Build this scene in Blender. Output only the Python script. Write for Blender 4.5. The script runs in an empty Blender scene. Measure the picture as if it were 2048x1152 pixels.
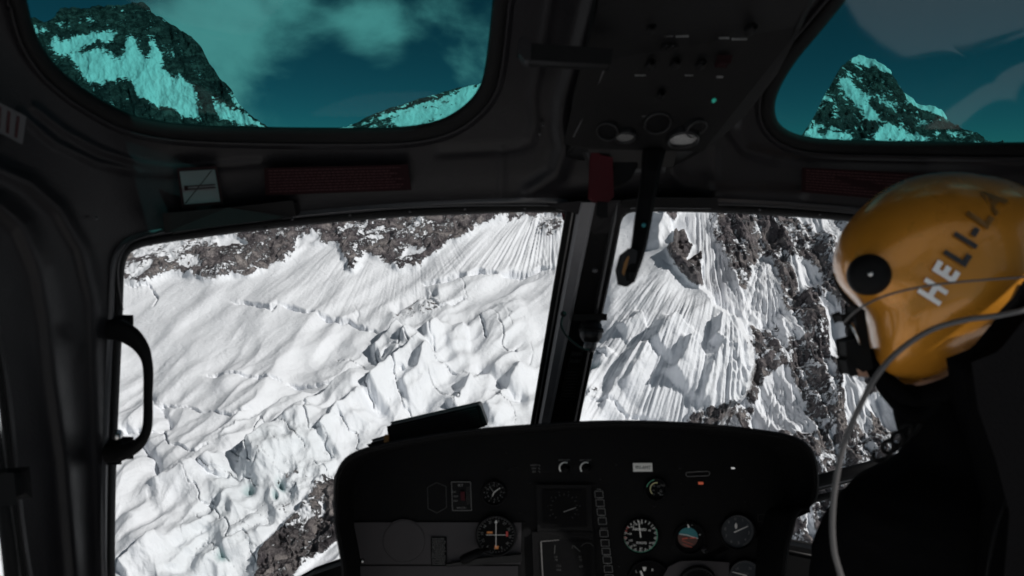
import bpy, math, random
import numpy as np
from mathutils import Vector, Matrix
random.seed(7)
R = math.radians
F = 2048*28/36.0            # focal length in photo pixels
CX, CY = 1024.0, 576.0
PITCH = R(10)               # the helicopter flies nose-down by ten degrees
cp, sp = math.cos(PITCH), math.sin(PITCH)
scene = bpy.context.scene
COL = scene.collection

# ---------------------------------------------------------------- frames
def H(p):
    """cabin frame (x right, y forward, z up) -> world"""
    p = np.asarray(p, float)
    x, y, z = p[..., 0], p[..., 1], p[..., 2]
    return np.stack([x, y*cp + z*sp, -y*sp + z*cp], -1)
def C3(px, py, d):
    px, py, d = np.broadcast_arrays(np.asarray(px, float), np.asarray(py, float), np.asarray(d, float))
    return np.stack([(px-CX)/F*d, d, (CY-py)/F*d], -1)
def at(px, py, d): return H(C3(px, py, d))

# ---------------------------------------------------------------- object helpers
def tag(o, label=None, cat=None, group=None, kind=None):
    if label: o['label'] = label
    if cat: o['category'] = cat
    if group: o['group'] = group
    if kind: o['kind'] = kind
    return o
def root(name, loc, label, cat, group=None):
    o = bpy.data.objects.new(name, None); COL.objects.link(o)
    o.location = Vector([float(v) for v in loc]); o.empty_display_size = 0.05
    return tag(o, label, cat, group)
def topof(o):
    while o.parent: o = o.parent
    return o
def mesh(name, verts, faces, mat, parent=None, smooth=True, attrs=None):
    verts = np.asarray(verts, float).reshape(-1, 3)
    off = np.array(topof(parent).location) if parent else np.zeros(3)
    me = bpy.data.meshes.new(name)
    v = verts - off
    if isinstance(faces, np.ndarray):
        nf = len(faces); k = faces.shape[1]
        me.vertices.add(len(v)); me.vertices.foreach_set('co', v.astype(np.float32).ravel())
        me.loops.add(nf*k); me.loops.foreach_set('vertex_index', faces.astype(np.int32).ravel())
        me.polygons.add(nf); me.polygons.foreach_set('loop_start', np.arange(0, nf*k, k, dtype=np.int32))
        me.update(calc_edges=True); me.validate()
    else:
        me.from_pydata([tuple(p) for p in v], [], [list(f) for f in faces]); me.update()
    if smooth:
        me.polygons.foreach_set('use_smooth', np.ones(len(me.polygons), bool))
    for k_, a in (attrs or {}).items():
        at_ = me.attributes.new(k_, 'FLOAT', 'POINT'); at_.data.foreach_set('value', a.astype(np.float32).ravel())
    for m in (mat if isinstance(mat, (list, tuple)) else [mat]): me.materials.append(m)
    o = bpy.data.objects.new(name, me); COL.objects.link(o)
    if parent: o.parent = parent
    return o
def bevel(o, w=0.003, seg=2, ang=35):
    b = o.modifiers.new('bevel', 'BEVEL'); b.width = w; b.segments = seg; b.limit_method = 'ANGLE'; b.angle_limit = R(ang)
    return o
class MB:
    def __init__(s): s.v = []; s.f = []
    def add(s, v, f):
        n = sum(len(a) for a in s.v); v = np.asarray(v, float).reshape(-1, 3)
        s.v.append(v); s.f += [[i+n for i in q] for q in f]; return s
    def build(s, name, mat, parent=None, smooth=False):
        return mesh(name, np.concatenate(s.v), s.f, mat, parent, smooth)

def spline(pts, n=8, closed=False):
    P = np.asarray(pts, float); m = len(P); out = []
    rng = range(m if closed else m-1)
    for i in rng:
        if closed: a, b, c, d = P[(i-1) % m], P[i], P[(i+1) % m], P[(i+2) % m]
        else: a, b, c, d = P[max(i-1, 0)], P[i], P[i+1], P[min(i+2, m-1)]
        for k in range(n):
            t = k/n
            out.append(.5*((2*b)+(-a+c)*t+(2*a-5*b+4*c-d)*t*t+(-a+3*b-3*c+d)*t**3))
    if not closed: out.append(P[-1])
    return np.array(out)
def resample(loop, n, closed=True):
    P = np.asarray(loop, float)
    if closed: P = np.vstack([P, P[:1]])
    L = np.r_[0, np.cumsum(np.linalg.norm(np.diff(P, axis=0), axis=1))]
    t = np.linspace(0, L[-1], n, endpoint=not closed)
    return np.stack([np.interp(t, L, P[:, k]) for k in range(P.shape[1])], 1)
def loopnormal(loop):
    t = np.roll(loop, -1, 0)-np.roll(loop, 1, 0)
    n = np.stack([t[:, 1], -t[:, 0]], 1); n /= np.linalg.norm(n, axis=1)[:, None]+1e-9
    A = .5*np.sum(loop[:, 0]*np.roll(loop[:, 1], -1)-np.roll(loop[:, 0], -1)*loop[:, 1])
    return n if A > 0 else -n
def tube(path, rad, n=10, flat=1.0, cap=True):
    P = np.asarray(path, float); m = len(P); rad = np.broadcast_to(np.asarray(rad, float), (m,))
    T = np.gradient(P, axis=0); T /= np.linalg.norm(T, axis=1)[:, None]+1e-12
    up = np.array([0.13, -.97, .2]); V = []; a = up - T[0]*np.dot(up, T[0])
    if np.linalg.norm(a) < .05: a = np.array([1., 0, 0]) - T[0]*T[0][0]
    a /= np.linalg.norm(a)
    for i in range(m):
        a = a - T[i]*np.dot(a, T[i]); a /= np.linalg.norm(a)+1e-12; b = np.cross(T[i], a)
        for k in range(n):
            th = 2*math.pi*k/n
            V.append(P[i]+rad[i]*(math.cos(th)*a*flat+math.sin(th)*b))
    Fc = [[i*n+k, i*n+(k+1) % n, (i+1)*n+(k+1) % n, (i+1)*n+k] for i in range(m-1) for k in range(n)]
    if cap: Fc += [list(range(n))[::-1], [(m-1)*n+k for k in range(n)]]
    return np.array(V), Fc
def slab(poly, d, thick, dback=None):
    """polygon in photo pixels standing at depth d (scalar or one per corner), thickness in metres away from the viewer"""
    P = np.asarray(poly, float); n = len(P)
    f = C3(P[:, 0], P[:, 1], np.broadcast_to(d, (n,))); b = f+np.array([0, thick, 0])
    V = H(np.vstack([f, b]))
    Fc = [list(range(n)), [n+i for i in range(n)][::-1]] + [[i, (i+1) % n, n+(i+1) % n, n+i] for i in range(n)]
    return V, Fc
def boxh(x0, x1, y0, y1, z0, z1):
    V = H([(x, y, z) for z in (z0, z1) for y in (y0, y1) for x in (x0, x1)])
    return V, [[0, 1, 3, 2], [4, 6, 7, 5], [0, 4, 5, 1], [2, 3, 7, 6], [0, 2, 6, 4], [1, 5, 7, 3]]
def loft(rings, closed=True, capends=False):
    n = len(rings[0]); V = np.concatenate(rings); Fc = []
    for i in range(len(rings)-1):
        for k in range(n if closed else n-1):
            Fc.append([i*n+k, i*n+(k+1) % n, (i+1)*n+(k+1) % n, (i+1)*n+k])
    if capends: Fc += [list(range(n))[::-1], [(len(rings)-1)*n+k for k in range(n)]]
    return V, Fc
def revolve(center, axis, prof, n=32):
    """prof: (radius, distance along axis) metres, heli frame"""
    ax = np.array(axis, float); ax /= np.linalg.norm(ax)
    a = np.cross(ax, [0.0, 0.03, 1.0]); a /= np.linalg.norm(a); b = np.cross(ax, a)
    rings = []
    for r, h in prof:
        rings.append(np.array([np.array(center)+ax*h+max(r, 1e-5)*(math.cos(2*math.pi*k/n)*a+math.sin(2*math.pi*k/n)*b) for k in range(n)]))
    V, Fc = loft(rings); return H(V), Fc

# ---------------------------------------------------------------- materials
def mat(name, col, rough=.5, metal=0., bump=0., bscale=200., var=0., spec=.5, coat=0., mott=0.0):
    m = bpy.data.materials.new(name); m.use_nodes = True; nt = m.node_tree; b = nt.nodes['Principled BSDF']
    b.inputs['Base Color'].default_value = (*col, 1); b.inputs['Roughness'].default_value = rough
    b.inputs['Metallic'].default_value = metal; b.inputs['Specular IOR Level'].default_value = spec
    b.inputs['Coat Weight'].default_value = coat; b.inputs['Coat Roughness'].default_value = .08
    tc = nt.nodes.new('ShaderNodeTexCoord')
    if bump or var:
        nz = nt.nodes.new('ShaderNodeTexNoise'); nz.inputs['Scale'].default_value = bscale; nz.inputs['Detail'].default_value = 4
        nt.links.new(tc.outputs['Object'], nz.inputs['Vector'])
        if bump:
            bp = nt.nodes.new('ShaderNodeBump'); bp.inputs['Strength'].default_value = bump; bp.inputs['Distance'].default_value = .002
            nt.links.new(nz.outputs['Fac'], bp.inputs['Height']); nt.links.new(bp.outputs['Normal'], b.inputs['Normal'])
        if var:
            n2 = nt.nodes.new('ShaderNodeTexNoise'); n2.inputs['Scale'].default_value = 14; n2.inputs['Detail'].default_value = 6
            nt.links.new(tc.outputs['Object'], n2.inputs['Vector'])
            cr = nt.nodes.new('ShaderNodeMapRange'); cr.inputs['From Min'].default_value = .3; cr.inputs['From Max'].default_value = .7
            cr.inputs['To Min'].default_value = 1-var; cr.inputs['To Max'].default_value = 1+var
            nt.links.new(n2.outputs['Fac'], cr.inputs['Value'])
            mx = nt.nodes.new('ShaderNodeVectorMath'); mx.operation = 'SCALE'; mx.inputs[0].default_value = col
            nt.links.new(cr.outputs[0], mx.inputs['Scale']); nt.links.new(mx.outputs[0], b.inputs['Base Color'])
            r2 = nt.nodes.new('ShaderNodeMapRange'); r2.inputs['To Min'].default_value = max(.05, rough-.12); r2.inputs['To Max'].default_value = min(1, rough+.12)
            nt.links.new(n2.outputs['Fac'], r2.inputs['Value']); nt.links.new(r2.outputs[0], b.inputs['Roughness'])
    return m
def emis(name, col, s):
    m = bpy.data.materials.new(name); m.use_nodes = True; b = m.node_tree.nodes['Principled BSDF']
    b.inputs['Base Color'].default_value = (*[c*.3 for c in col], 1); b.inputs['Emission Color'].default_value = (*col, 1); b.inputs['Emission Strength'].default_value = s
    return m
def glass(name, tint, refl=.06, rough=.02, dirt=0.0):
    m = bpy.data.materials.new(name); m.use_nodes = True; nt = m.node_tree
    nt.nodes.remove(nt.nodes['Principled BSDF']); out = nt.nodes['Material Output']
    tr = nt.nodes.new('ShaderNodeBsdfTransparent'); tr.inputs[0].default_value = (*tint, 1)
    gl = nt.nodes.new('ShaderNodeBsdfGlossy'); gl.inputs['Roughness'].default_value = rough; gl.inputs[0].default_value = (1, 1, 1, 1)
    lw = nt.nodes.new('ShaderNodeLayerWeight'); lw.inputs['Blend'].default_value = .5
    pw = nt.nodes.new('ShaderNodeMath'); pw.operation = 'POWER'; pw.inputs[1].default_value = 4; nt.links.new(lw.outputs['Facing'], pw.inputs[0])
    fr = nt.nodes.new('ShaderNodeMath'); fr.operation = 'MULTIPLY_ADD'; fr.inputs[1].default_value = refl*4; fr.inputs[2].default_value = refl; nt.links.new(pw.outputs[0], fr.inputs[0])
    mx = nt.nodes.new('ShaderNodeMixShader')
    nt.links.new(fr.outputs[0], mx.inputs[0]); nt.links.new(tr.outputs[0], mx.inputs[1]); nt.links.new(gl.outputs[0], mx.inputs[2])
    nt.links.new(mx.outputs[0], out.inputs['Surface'])
    return m
M = {}
M['lining'] = mat('cabin_lining', (.0100, .0094, .0112), .42, bump=.25, bscale=260, var=.12, spec=.24)
M['black'] = mat('black_plastic', (.0045, .0045, .005), .6, bump=.3, bscale=400, var=.15, spec=.15)
M['rubber'] = mat('black_rubber', (.0035, .0035, .004), .75, bump=.2, bscale=500, spec=.2)
M['satin'] = mat('satin_black_metal', (.008, .008, .009), .4, metal=.1, var=.15, spec=.3)
M['grey'] = mat('grey_painted_metal', (.06, .06, .065), .4, metal=.3, var=.12)
M['post'] = mat('post_grey_paint', (.13, .13, .14), .4, var=.15)
M['trim'] = mat('worn_trim_and_glint', (.16, .155, .155), .4, metal=.3, var=.2)
M['panel'] = mat('panel_paint', (.0055, .0055, .006), .7, bump=.3, bscale=500, var=.12, spec=.12)
M['vinyl'] = mat('glareshield_vinyl', (.004, .004, .0045), .8, bump=.5, bscale=350, var=.15, spec=.15)
M['dial'] = mat('dial_black', (.003, .003, .0035), .7, spec=.1)
M['dialblue'] = mat('dial_slate', (.022, .028, .036), .5)
M['white'] = mat('marking_white', (.85, .85, .82), .6)
M['dimwhite'] = mat('marking_worn', (.20, .20, .20), .6)
M['faint'] = mat('marking_faint', (.04, .04, .04), .6)
M['green'] = mat('marking_green', (.12, .50, .32), .6)
M['yellow'] = mat('marking_yellow', (.70, .66, .35), .6)
M['redm'] = mat('marking_red', (.60, .06, .05), .6)
M['orange'] = mat('marking_orange', (.75, .25, .05), .5)
M['red'] = mat('red_paint', (.045, .003, .006), .5, var=.2, spec=.15)
M['darkred'] = mat('dark_red_placard', (.012, .0035, .0045), .8, spec=.1, var=.2)
M['upholstery'] = mat('pale_upholstery', (.78, .77, .76), .8)  # pale so the unseen cabin walls bounce more fill light
M['sunlit_grey'] = mat('sunlit_panel_grey', (.058, .054, .058), .6, var=.1, spec=.2)  # lighter grey standing for sun on the lower panel
M['redtext'] = mat('placard_print', (.045, .020, .022), .8, spec=.1)
M['paper'] = mat('placard_paper', (.085, .085, .09), .8, spec=.1, var=.1)
M['lens'] = mat('frosted_lens', (.6, .6, .6), .4)
M['teal'] = mat('dial_teal', (.03, .22, .25), .5)
M['brown'] = mat('dial_brown', (.10, .04, .03), .5)
M['gold'] = mat('gold_helmet_paint', (.66, .27, .028), .28, metal=.25, bump=.04, bscale=90, var=.06, coat=.6)
M['sunlit_letter'] = mat('sunlit_lettering', (.95, .95, .95), .35, metal=0.0)  # white stands for sun falling on the lettering
M['letter'] = mat('dark_lettering', (.03, .03, .033), .4)
M['fabric'] = mat('black_fabric', (.004, .004, .0045), 1.0, bump=.4, bscale=300, spec=0.02)
M['skin'] = mat('skin', (.42, .25, .18), .5)
M['cord'] = mat('grey_cord', (.10, .095, .095), .35)
M['chrome'] = mat('chrome', (.6, .6, .6), .2, metal=1)
M['clear'] = glass('clear_windscreen', (.95, .96, .96), .008)
M['tealglass_r'] = glass('teal_roof_glass_reflective', (.13, .57, .53), .045, .06)  # right roof pane made more reflective than the left
M['tealglass'] = glass('teal_roof_glass', (.13, .57, .53), .012, .04)
M['ledg'] = emis('green_lamp', (.05, .8, .6), .14)
M['ledr'] = emis('red_lamp', (1, .20, .10), .22)
M['ledw'] = emis('white_lamp', (1, 1, 1), .4)
# ---------------------------------------------------------------- noise
_rng = np.random.RandomState(3)
_perm = _rng.permutation(256); _perm = np.concatenate([_perm, _perm, _perm])
_ga = _rng.rand(256)*2*np.pi; _gx, _gy = np.cos(_ga), np.sin(_ga)
def perlin(x, y, seed=0):
    x = x+seed*17.31; y = y+seed*9.77
    xi = np.floor(x).astype(int); yi = np.floor(y).astype(int); xf = x-xi; yf = y-yi
    u = xf*xf*xf*(xf*(xf*6-15)+10); v = yf*yf*yf*(yf*(yf*6-15)+10)
    def g(ix, iy, dx, dy):
        h = _perm[_perm[ix & 255]+(iy & 255)]; return _gx[h]*dx+_gy[h]*dy
    a = g(xi, yi, xf, yf); b = g(xi+1, yi, xf-1, yf); c = g(xi, yi+1, xf, yf-1); d = g(xi+1, yi+1, xf-1, yf-1)
    return 1.5*((a*(1-u)+b*u)*(1-v)+(c*(1-u)+d*u)*v)
def fbm(x, y, o=4, seed=0, g=.5):
    s = 0; a = 1; n = 0
    for k in range(o):
        s = s+a*perlin(x*2**k, y*2**k, seed+k*3); n += a; a *= g
    return s/n
def ridged(x, y, o=4, seed=0, g=.5):
    s = 0; a = 1; n = 0
    for k in range(o):
        s = s+a*(1-2*np.abs(perlin(x*2**k, y*2**k, seed+k*5))); n += a; a *= g
    return s/n
def sstep(a, b, x):
    t = np.clip((x-a)/(b-a), 0, 1); return t*t*(3-2*t)
def inside(X, Y, poly):
    P = np.asarray(poly, float); r = np.zeros(X.shape, bool); n = len(P)
    for i in range(n):
        x0, y0 = P[i]; x1, y1 = P[(i+1) % n]
        if y0 == y1: continue
        c = ((y0 > Y) != (y1 > Y)) & (X < (x1-x0)*(Y-y0)/(y1-y0)+x0)
        r ^= c
    return r
def blur(A, r):
    if r < 1: return A
    r = int(r)
    for _ in range(2):
        for ax in (0, 1):
            pad = [(0, 0), (0, 0)]; pad[ax] = (r+1, r)
            c = np.cumsum(np.pad(A, pad, mode='edge'), axis=ax)
            n = A.shape[ax]
            A = (np.take(c, range(2*r+1, 2*r+1+n), ax)-np.take(c, range(0, n), ax))/(2*r+1)
    return A
def pdist(X, Y, line):
    """distance to a polyline, signed side (+ = below/right walking along), position 0..1 along"""
    P = np.asarray(line, float); best = np.full(X.shape, 1e9); side = np.zeros(X.shape); pos = np.zeros(X.shape)
    L = np.r_[0, np.cumsum(np.linalg.norm(np.diff(P, axis=0), axis=1))]
    for i in range(len(P)-1):
        a, b = P[i], P[i+1]; ab = b-a; l2 = ab@ab+1e-9
        t = np.clip(((X-a[0])*ab[0]+(Y-a[1])*ab[1])/l2, 0, 1)
        dx = X-a[0]-t*ab[0]; dy = Y-a[1]-t*ab[1]; d = np.hypot(dx, dy)
        m = d < best
        best = np.where(m, d, best); side = np.where(m, np.sign(ab[0]*dy-ab[1]*dx), side); pos = np.where(m, (L[i]+t*math.sqrt(l2))/L[-1], pos)
    return best, side, pos

# ---------------------------------------------------------------- terrain sheets
def terrain_mat(name, rockc, snowc=(.80, .82, .86), scale=1.0, warm=1.0):
    m = bpy.data.materials.new(name); m.use_nodes = True; nt = m.node_tree; N = nt.nodes; L = nt.links
    b = N['Principled BSDF']; b.inputs['Roughness'].default_value = .75; b.inputs['Specular IOR Level'].default_value = .15
    tc = N.new('ShaderNodeTexCoord')
    def noise(sc, det=8, ro=.6, dist=0., ty='FBM'):
        n = N.new('ShaderNodeTexNoise'); n.noise_type = ty; n.inputs['Scale'].default_value = sc*scale; n.inputs['Detail'].default_value = det
        n.inputs['Roughness'].default_value = ro; n.inputs['Distortion'].default_value = dist
        L.new(tc.outputs['Object'], n.inputs['Vector']); return n
    def attr(nm):
        a = N.new('ShaderNodeAttribute'); a.attribute_name = nm; return a
    def math_(op, a, b_, clamp=False):
        n = N.new('ShaderNodeMath'); n.operation = op; n.use_clamp = clamp
        for i, v in enumerate((a, b_)):
            if isinstance(v, (int, float)): n.inputs[i].default_value = v
            else: L.new(v, n.inputs[i])
        return n.outputs[0]
    rk = attr('rock'); ic = attr('ice')
    n1 = noise(.035, 10, .68, .6); n2 = noise(.010, 6, .6, 1.2); n3 = noise(.12, 6, .7)
    ramp = N.new('ShaderNodeValToRGB'); L.new(n1.outputs['Fac'], ramp.inputs[0])
    e = ramp.color_ramp.elements; e[0].position = .40; e[0].color = (*rockc[0], 1); e[1].position = .62; e[1].color = (*rockc[2], 1)
    k = ramp.color_ramp.elements.new(.5); k.color = (*rockc[1], 1)
    tint = N.new('ShaderNodeMixRGB'); tint.blend_type = 'MULTIPLY'; tint.inputs[2].default_value = (.55, .54, .58, 1)
    mr = N.new('ShaderNodeMapRange'); mr.inputs['From Min'].default_value = .42; mr.inputs['From Max'].default_value = .58; L.new(n2.outputs['Fac'], mr.inputs[0])
    L.new(mr.outputs[0], tint.inputs[0]); L.new(ramp.outputs[0], tint.inputs[1])
    # snow lying in the rock: fine threshold
    a1 = math_('MULTIPLY', math_('SUBTRACT', n3.outputs['Fac'], .5), 1.2)
    a2 = math_('MULTIPLY', math_('SUBTRACT', n1.outputs['Fac'], .5), 1.5)
    f = math_('ADD', math_('ADD', rk.outputs['Fac'], a1), a2)
    ms = N.new('ShaderNodeMapRange'); ms.inputs['From Min'].default_value = .44; ms.inputs['From Max'].default_value = .56; L.new(f, ms.inputs[0])
    ms.clamp = True
    lo = math_('GREATER_THAN', rk.outputs['Fac'], .02); fac = math_('MULTIPLY', ms.outputs[0], lo)
    sn = N.new('ShaderNodeMixRGB'); sn.inputs[1].default_value = (*snowc, 1); sn.inputs[2].default_value = (.30, .42, .43, 1)
    L.new(ic.outputs['Fac'], sn.inputs[0])
    mx = N.new('ShaderNodeMixRGB'); L.new(fac, mx.inputs[0]); L.new(sn.outputs[0], mx.inputs[1]); L.new(tint.outputs[0], mx.inputs[2])
    L.new(mx.outputs[0], b.inputs['Base Color'])
    bp = N.new('ShaderNodeBump'); bp.inputs['Distance'].default_value = 1.0/scale
    hgt = math_('ADD', math_('MULTIPLY', math_('MULTIPLY', n1.outputs['Fac'], fac), 30.0),
                math_('ADD', math_('ADD', math_('MULTIPLY', n3.outputs['Fac'], 1.2), math_('MULTIPLY', n1.outputs['Fac'], 2.6)), math_('MULTIPLY', math_('MULTIPLY', n3.outputs['Fac'], fac), 8.)))
    L.new(hgt, bp.inputs['Height']); bp.inputs['Strength'].default_value = 1.0
    L.new(bp.outputs['Normal'], b.inputs['Normal'])
    return m

def sheet(name, xs, sky, bottom, ny, depth, disp, material, nrm, label=None, back=0.0, wig=0.0, uniform=False):
    """a hillside from its skyline down to its foot; sky/bottom: polylines in photo pixels"""
    sky = np.asarray(sky, float)
    sy = np.interp(xs, sky[:, 0], sky[:, 1])
    if wig: sy = sy + wig*fbm(xs/18., xs*0+.3, 4, 31)
    t = np.linspace(0, 1, ny)
    X, Tt = np.meshgrid(xs, t); Y = sy[None]+(bottom-sy[None])*Tt
    D = depth(X, Y); h, rock, ice = disp(X, Y)
    P = at(X, Y, D)+h[..., None]*np.asarray(nrm, float)
    rows, cols = X.shape
    Fc = None
    if back:   # the far side of the mountain falls away behind the skyline
        Q = P[0]+np.array([0, back, -back*1.1]); P = np.concatenate([Q[None], P]); rock = np.vstack([rock[:1], rock]); ice = np.vstack([ice[:1], ice]); rows += 1
    idx = np.arange(rows*cols).reshape(rows, cols)
    Fc = np.stack([idx[:-1, :-1], idx[1:, :-1], idx[1:, 1:], idx[:-1, 1:]], -1).reshape(-1, 4)
    o = mesh(name, P.reshape(-1, 3), Fc, material, None, True, {'rock': np.clip(rock, 0, 1.5), 'ice': np.clip(ice, 0, 1)})
    tag(o, label, None, None, 'structure')
    return o

ROCK = ((.075, .068, .074), (.22, .20, .205), (.50, .455, .44))
m_near = terrain_mat('snow_and_rock', ROCK)
STEP = 1.7

def near_depth(X, Y):
    s = (CY-Y)/F
    a = 1665/(1-2.08*np.minimum(s, .32)); b = 1684/(1-.9*s)
    left = -np.logaddexp(-a/60., -b/60.)*60
    right = (1470-(X-1200)*.28)/(1-.75*s)
    behind = (1620-(X-1500)*.45)/(1-1.0*s)
    w = sstep(0, 1, (X-1120)/(110+300*sstep(600, 440, Y)))
    base = left*(1-w)+right*w
    # the gully and cliffs behind the fluted spur
    rx = np.interp(Y, [250, 430, 480, 520, 560, 615, 650, 700, 740, 790, 830, 1000, 1300], [1300, 1330, 1345, 1352, 1392, 1424, 1462, 1492, 1500, 1490, 1450, 1380, 1330])
    rx = rx+6*fbm(Y/22., Y*0, 3, 5)
    w2 = sstep(0, 9, X-rx)
    return base*(1-w2)+np.maximum(behind, base+20)*w2

def near_disp(X, Y):
    x, y = X, Y
    wx = x+14*fbm(x/60, y/60, 4, 1); wy = y+14*fbm(x/60, y/60, 4, 2)
    h = np.zeros(X.shape)
    # along/across the fall line of the left glacier (runs lower-left to upper-right in the picture)
    ca, sa = math.cos(R(-38)), math.sin(R(-38))
    al = x*ca+y*sa; ac = -x*sa+y*ca
    h += 30*fbm(al/300, ac/105, 3, 11)
    h += 2.0*fbm(al/170, ac/30, 3, 12)
    h += .35*fbm(al/110, (ac+14*fbm(x/200, y/200, 2, 17))/8, 3, 13)
    h += .45*fbm(x/16, y/12, 3, 14)
    low = sstep(560, 760, y+.35*(x-600))*sstep(1250, 1100, x)
    alw = al+30*fbm(x/150, y/150, 2, 18); acw = ac+26*fbm(x/130, y/130, 3, 19)
    h += low*(20*ridged(alw/330, acw/84, 2, 20)+2.5*ridged(alw/180, acw/42, 2, 27))
    # ---- masks
    def region(poly, soft, warp=1):
        return blur(inside(x+(wx-x)*warp, y+(wy-y)*warp, poly).astype(float), soft/STEP)
    serac = region([(730, 650), (830, 570), (1000, 600), (1110, 640), (1140, 900), (900, 960), (700, 960), (590, 990), (520, 1000), (430, 1170), (330, 1180), (420, 900), (560, 800)], 34)
    lowice = region([(300, 1180), (420, 1000), (470, 930), (540, 890), (680, 880), (680, 960), (560, 1060), (520, 1180)], 14)
    spur = region([(1130, 900), (1190, 620), (1230, 470), (1330, 500), (1420, 600), (1500, 730), (1490, 850), (1400, 900)], 14, .3)
    # fluted fans: streaks radiate from an apex
    def fan(ax, ay, poly, amp, k, soft=12, seed=40, rad=260.):
        m = region(poly, soft, .3); th = np.arctan2(x-ax, np.maximum(y-ay, 1)); r = np.hypot(x-ax, y-ay)
        thw = th+.010*fbm(x/110, y/110, 2, seed+2)
        return m*amp*(.6*ridged(thw*k, r/rad, 3, seed)+.4*ridged(thw*k*2.3, r/rad*1.5, 2, seed+1))
    # the big snow cone left of the post
    h += fan(1105, 330, [(1065, 428), (1135, 424), (1125, 545), (900, 560), (820, 575), (880, 520), (960, 470)], 6.0, 26, seed=41)
    h += fan(820, 330, [(655, 488), (690, 500), (760, 520), (860, 520), (950, 480), (900, 560), (760, 660), (480, 600), (560, 530)], 2.0, 16, 16, seed=44)
    # spur flutes
    h += fan(1470, 330, [(1200, 640), (1300, 560), (1420, 620), (1495, 720), (1490, 850), (1140, 870), (1160, 760)], 6.5, 26, 16, seed=47)
    h += fan(1420, 300, [(1215, 520), (1330, 520), (1400, 600), (1300, 650), (1190, 700)], 1.4, 22, 16, seed=50)
    h += fan(1526, 500, [(1526, 512), (1560, 560), (1570, 660), (1480, 660), (1495, 570)], 9.0, 9, 8, seed=53)
    h += fan(1390, 120, [(1355, 424), (1412, 424), (1450, 520), (1500, 600), (1490, 690), (1440, 630), (1400, 560), (1385, 480)], 7.0, 42, 8, seed=55)
    h += fan(1570, 560, [(1560, 760), (1600, 780), (1610, 870), (1520, 870), (1530, 800)], 7.0, 16, 8, seed=58)
    h += fan(1560, 420, [(1630, 600), (1670, 640), (1705, 750), (1740, 880), (1690, 900), (1665, 760)], 4.0, 20, 8, seed=60)
    # serac blocks and blocky ice
    v = ridged(wx/150, wy/95, 4, 21); h += serac*(15*fbm(wx/120, wy/80, 3, 21)+1.6*fbm(wx/50, wy/42, 3, 22))
    ck = 1-np.abs(perlin(alw/95+.5*fbm(x/50, y/50, 3, 91), acw/230, 29)); h -= 9*np.clip(serac+.5*lowice, 0, 1)*sstep(.972, .997, ck)*sstep(-.15, .25, fbm(x/90, y/90, 2, 37))
    ck = 1-np.abs(perlin(wx/60, wy/36, 33)); h -= 3.5*lowice*sstep(.975, .998, ck)*sstep(-.1, .3, fbm(x/70, y/70, 2, 39))
    h += lowice*(15*ridged(wx/100, wy/105, 2, 24)+2*fbm(wx/24, wy/24, 3, 25))
    h += spur*(12*fbm(x/140, y/160, 2, 26))
    # hand-placed ridges: (line, height, width on the left/upper side, width on the right/lower side)
    def ridge(line, A, wl, wr, taper=.15, jag=5):
        nonlocal h
        xx = x+jag*fbm(x/22, y/22, 3, 71); yy = y+jag*fbm(x/22, y/22, 3, 72)
        pad = 4*max(wl, wr); P = np.asarray(line, float)
        m = (x > P[:, 0].min()-pad) & (x < P[:, 0].max()+pad) & (y > P[:, 1].min()-pad) & (y < P[:, 1].max()+pad)
        d, s, p = pdist(xx[m], yy[m], line)
        w = np.where(s < 0, wl, wr); e = np.minimum(p, 1-p)
        h[m] += 1.5*A*np.exp(-(d/w)**1.4)*sstep(-.001, taper, e)
    # lines are walked left to right: s<0 is the upper side (in shade)
    for ln, A, wl, wr in [
        ([(470, 965), (510, 920), (570, 872), (630, 828), (690, 786), (750, 758)], 19, 5, 60),
        ([(430, 900), (500, 858), (570, 815), (640, 790)], 12, 8, 45),
        ([(735, 812), (770, 775), (820, 735), (862, 706)], 28, 12, 48),
        ([(800, 800), (840, 770), (868, 716)], 16, 10, 30),
        ([(640, 900), (690, 850), (735, 812)], 16, 10, 50),
        ([(740, 705), (775, 690), (805, 660)], 20, 8, 30),
        ([(800, 700), (850, 668), (880, 655)], 14, 8, 30),
        ([(845, 695), (880, 674), (940, 668)], 14, 8, 36),
        ([(300, 985), (345, 975), (400, 950), (470, 930)], 14, 9, 40),
        ([(235, 860), (275, 880), (315, 930), (330, 985)], -12, 10, 14),
        ([(400, 940), (425, 965), (470, 968)], -10, 8, 8),
        ([(290, 780), (330, 830), (345, 870)], -7, 8, 10),
        ([(940, 740), (985, 760), (1030, 800), (1060, 800)], -14, 12, 16),
        ([(960, 850), (1000, 810), (1050, 730)], 16, 10, 40),
        ([(880, 700), (905, 690), (960, 650), (1050, 610)], 8, 8, 40),
        ([(900, 830), (930, 800), (945, 770)], 14, 10, 30),
        ([(780, 628), (830, 600), (880, 590)], -12, 14, 14),
        ([(560, 880), (620, 860), (700, 850), (760, 870)], 10, 10, 25),
        ([(1236, 668), (1262, 655), (1286, 640)], 14, 12, 22),
        ([(1305, 720), (1325, 690), (1350, 650)], 16, 18, 36),
        ([(1340, 770), (1360, 745), (1380, 700)], 24, 18, 34),
        ([(1425, 700), (1437, 670), (1440, 640)], 16, 10, 30),
        ([(1240, 800), (1290, 720), (1330, 650)], 12, 12, 30),
        ([(1200, 840), (1240, 760), (1290, 690)], 12, 10, 30),
        ([(1400, 820), (1425, 740), (1445, 690)], 13, 10, 30),
        ([(1310, 500), (1318, 460), (1330, 424)], 14, 14, 12),
        ([(1165, 790), (1180, 760), (1215, 700)], 10, 8, 25),
        ([(240, 1150), (300, 1112), (345, 1085)], 14, 8, 25),
    ]: ridge(ln, A, wl, wr)
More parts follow.
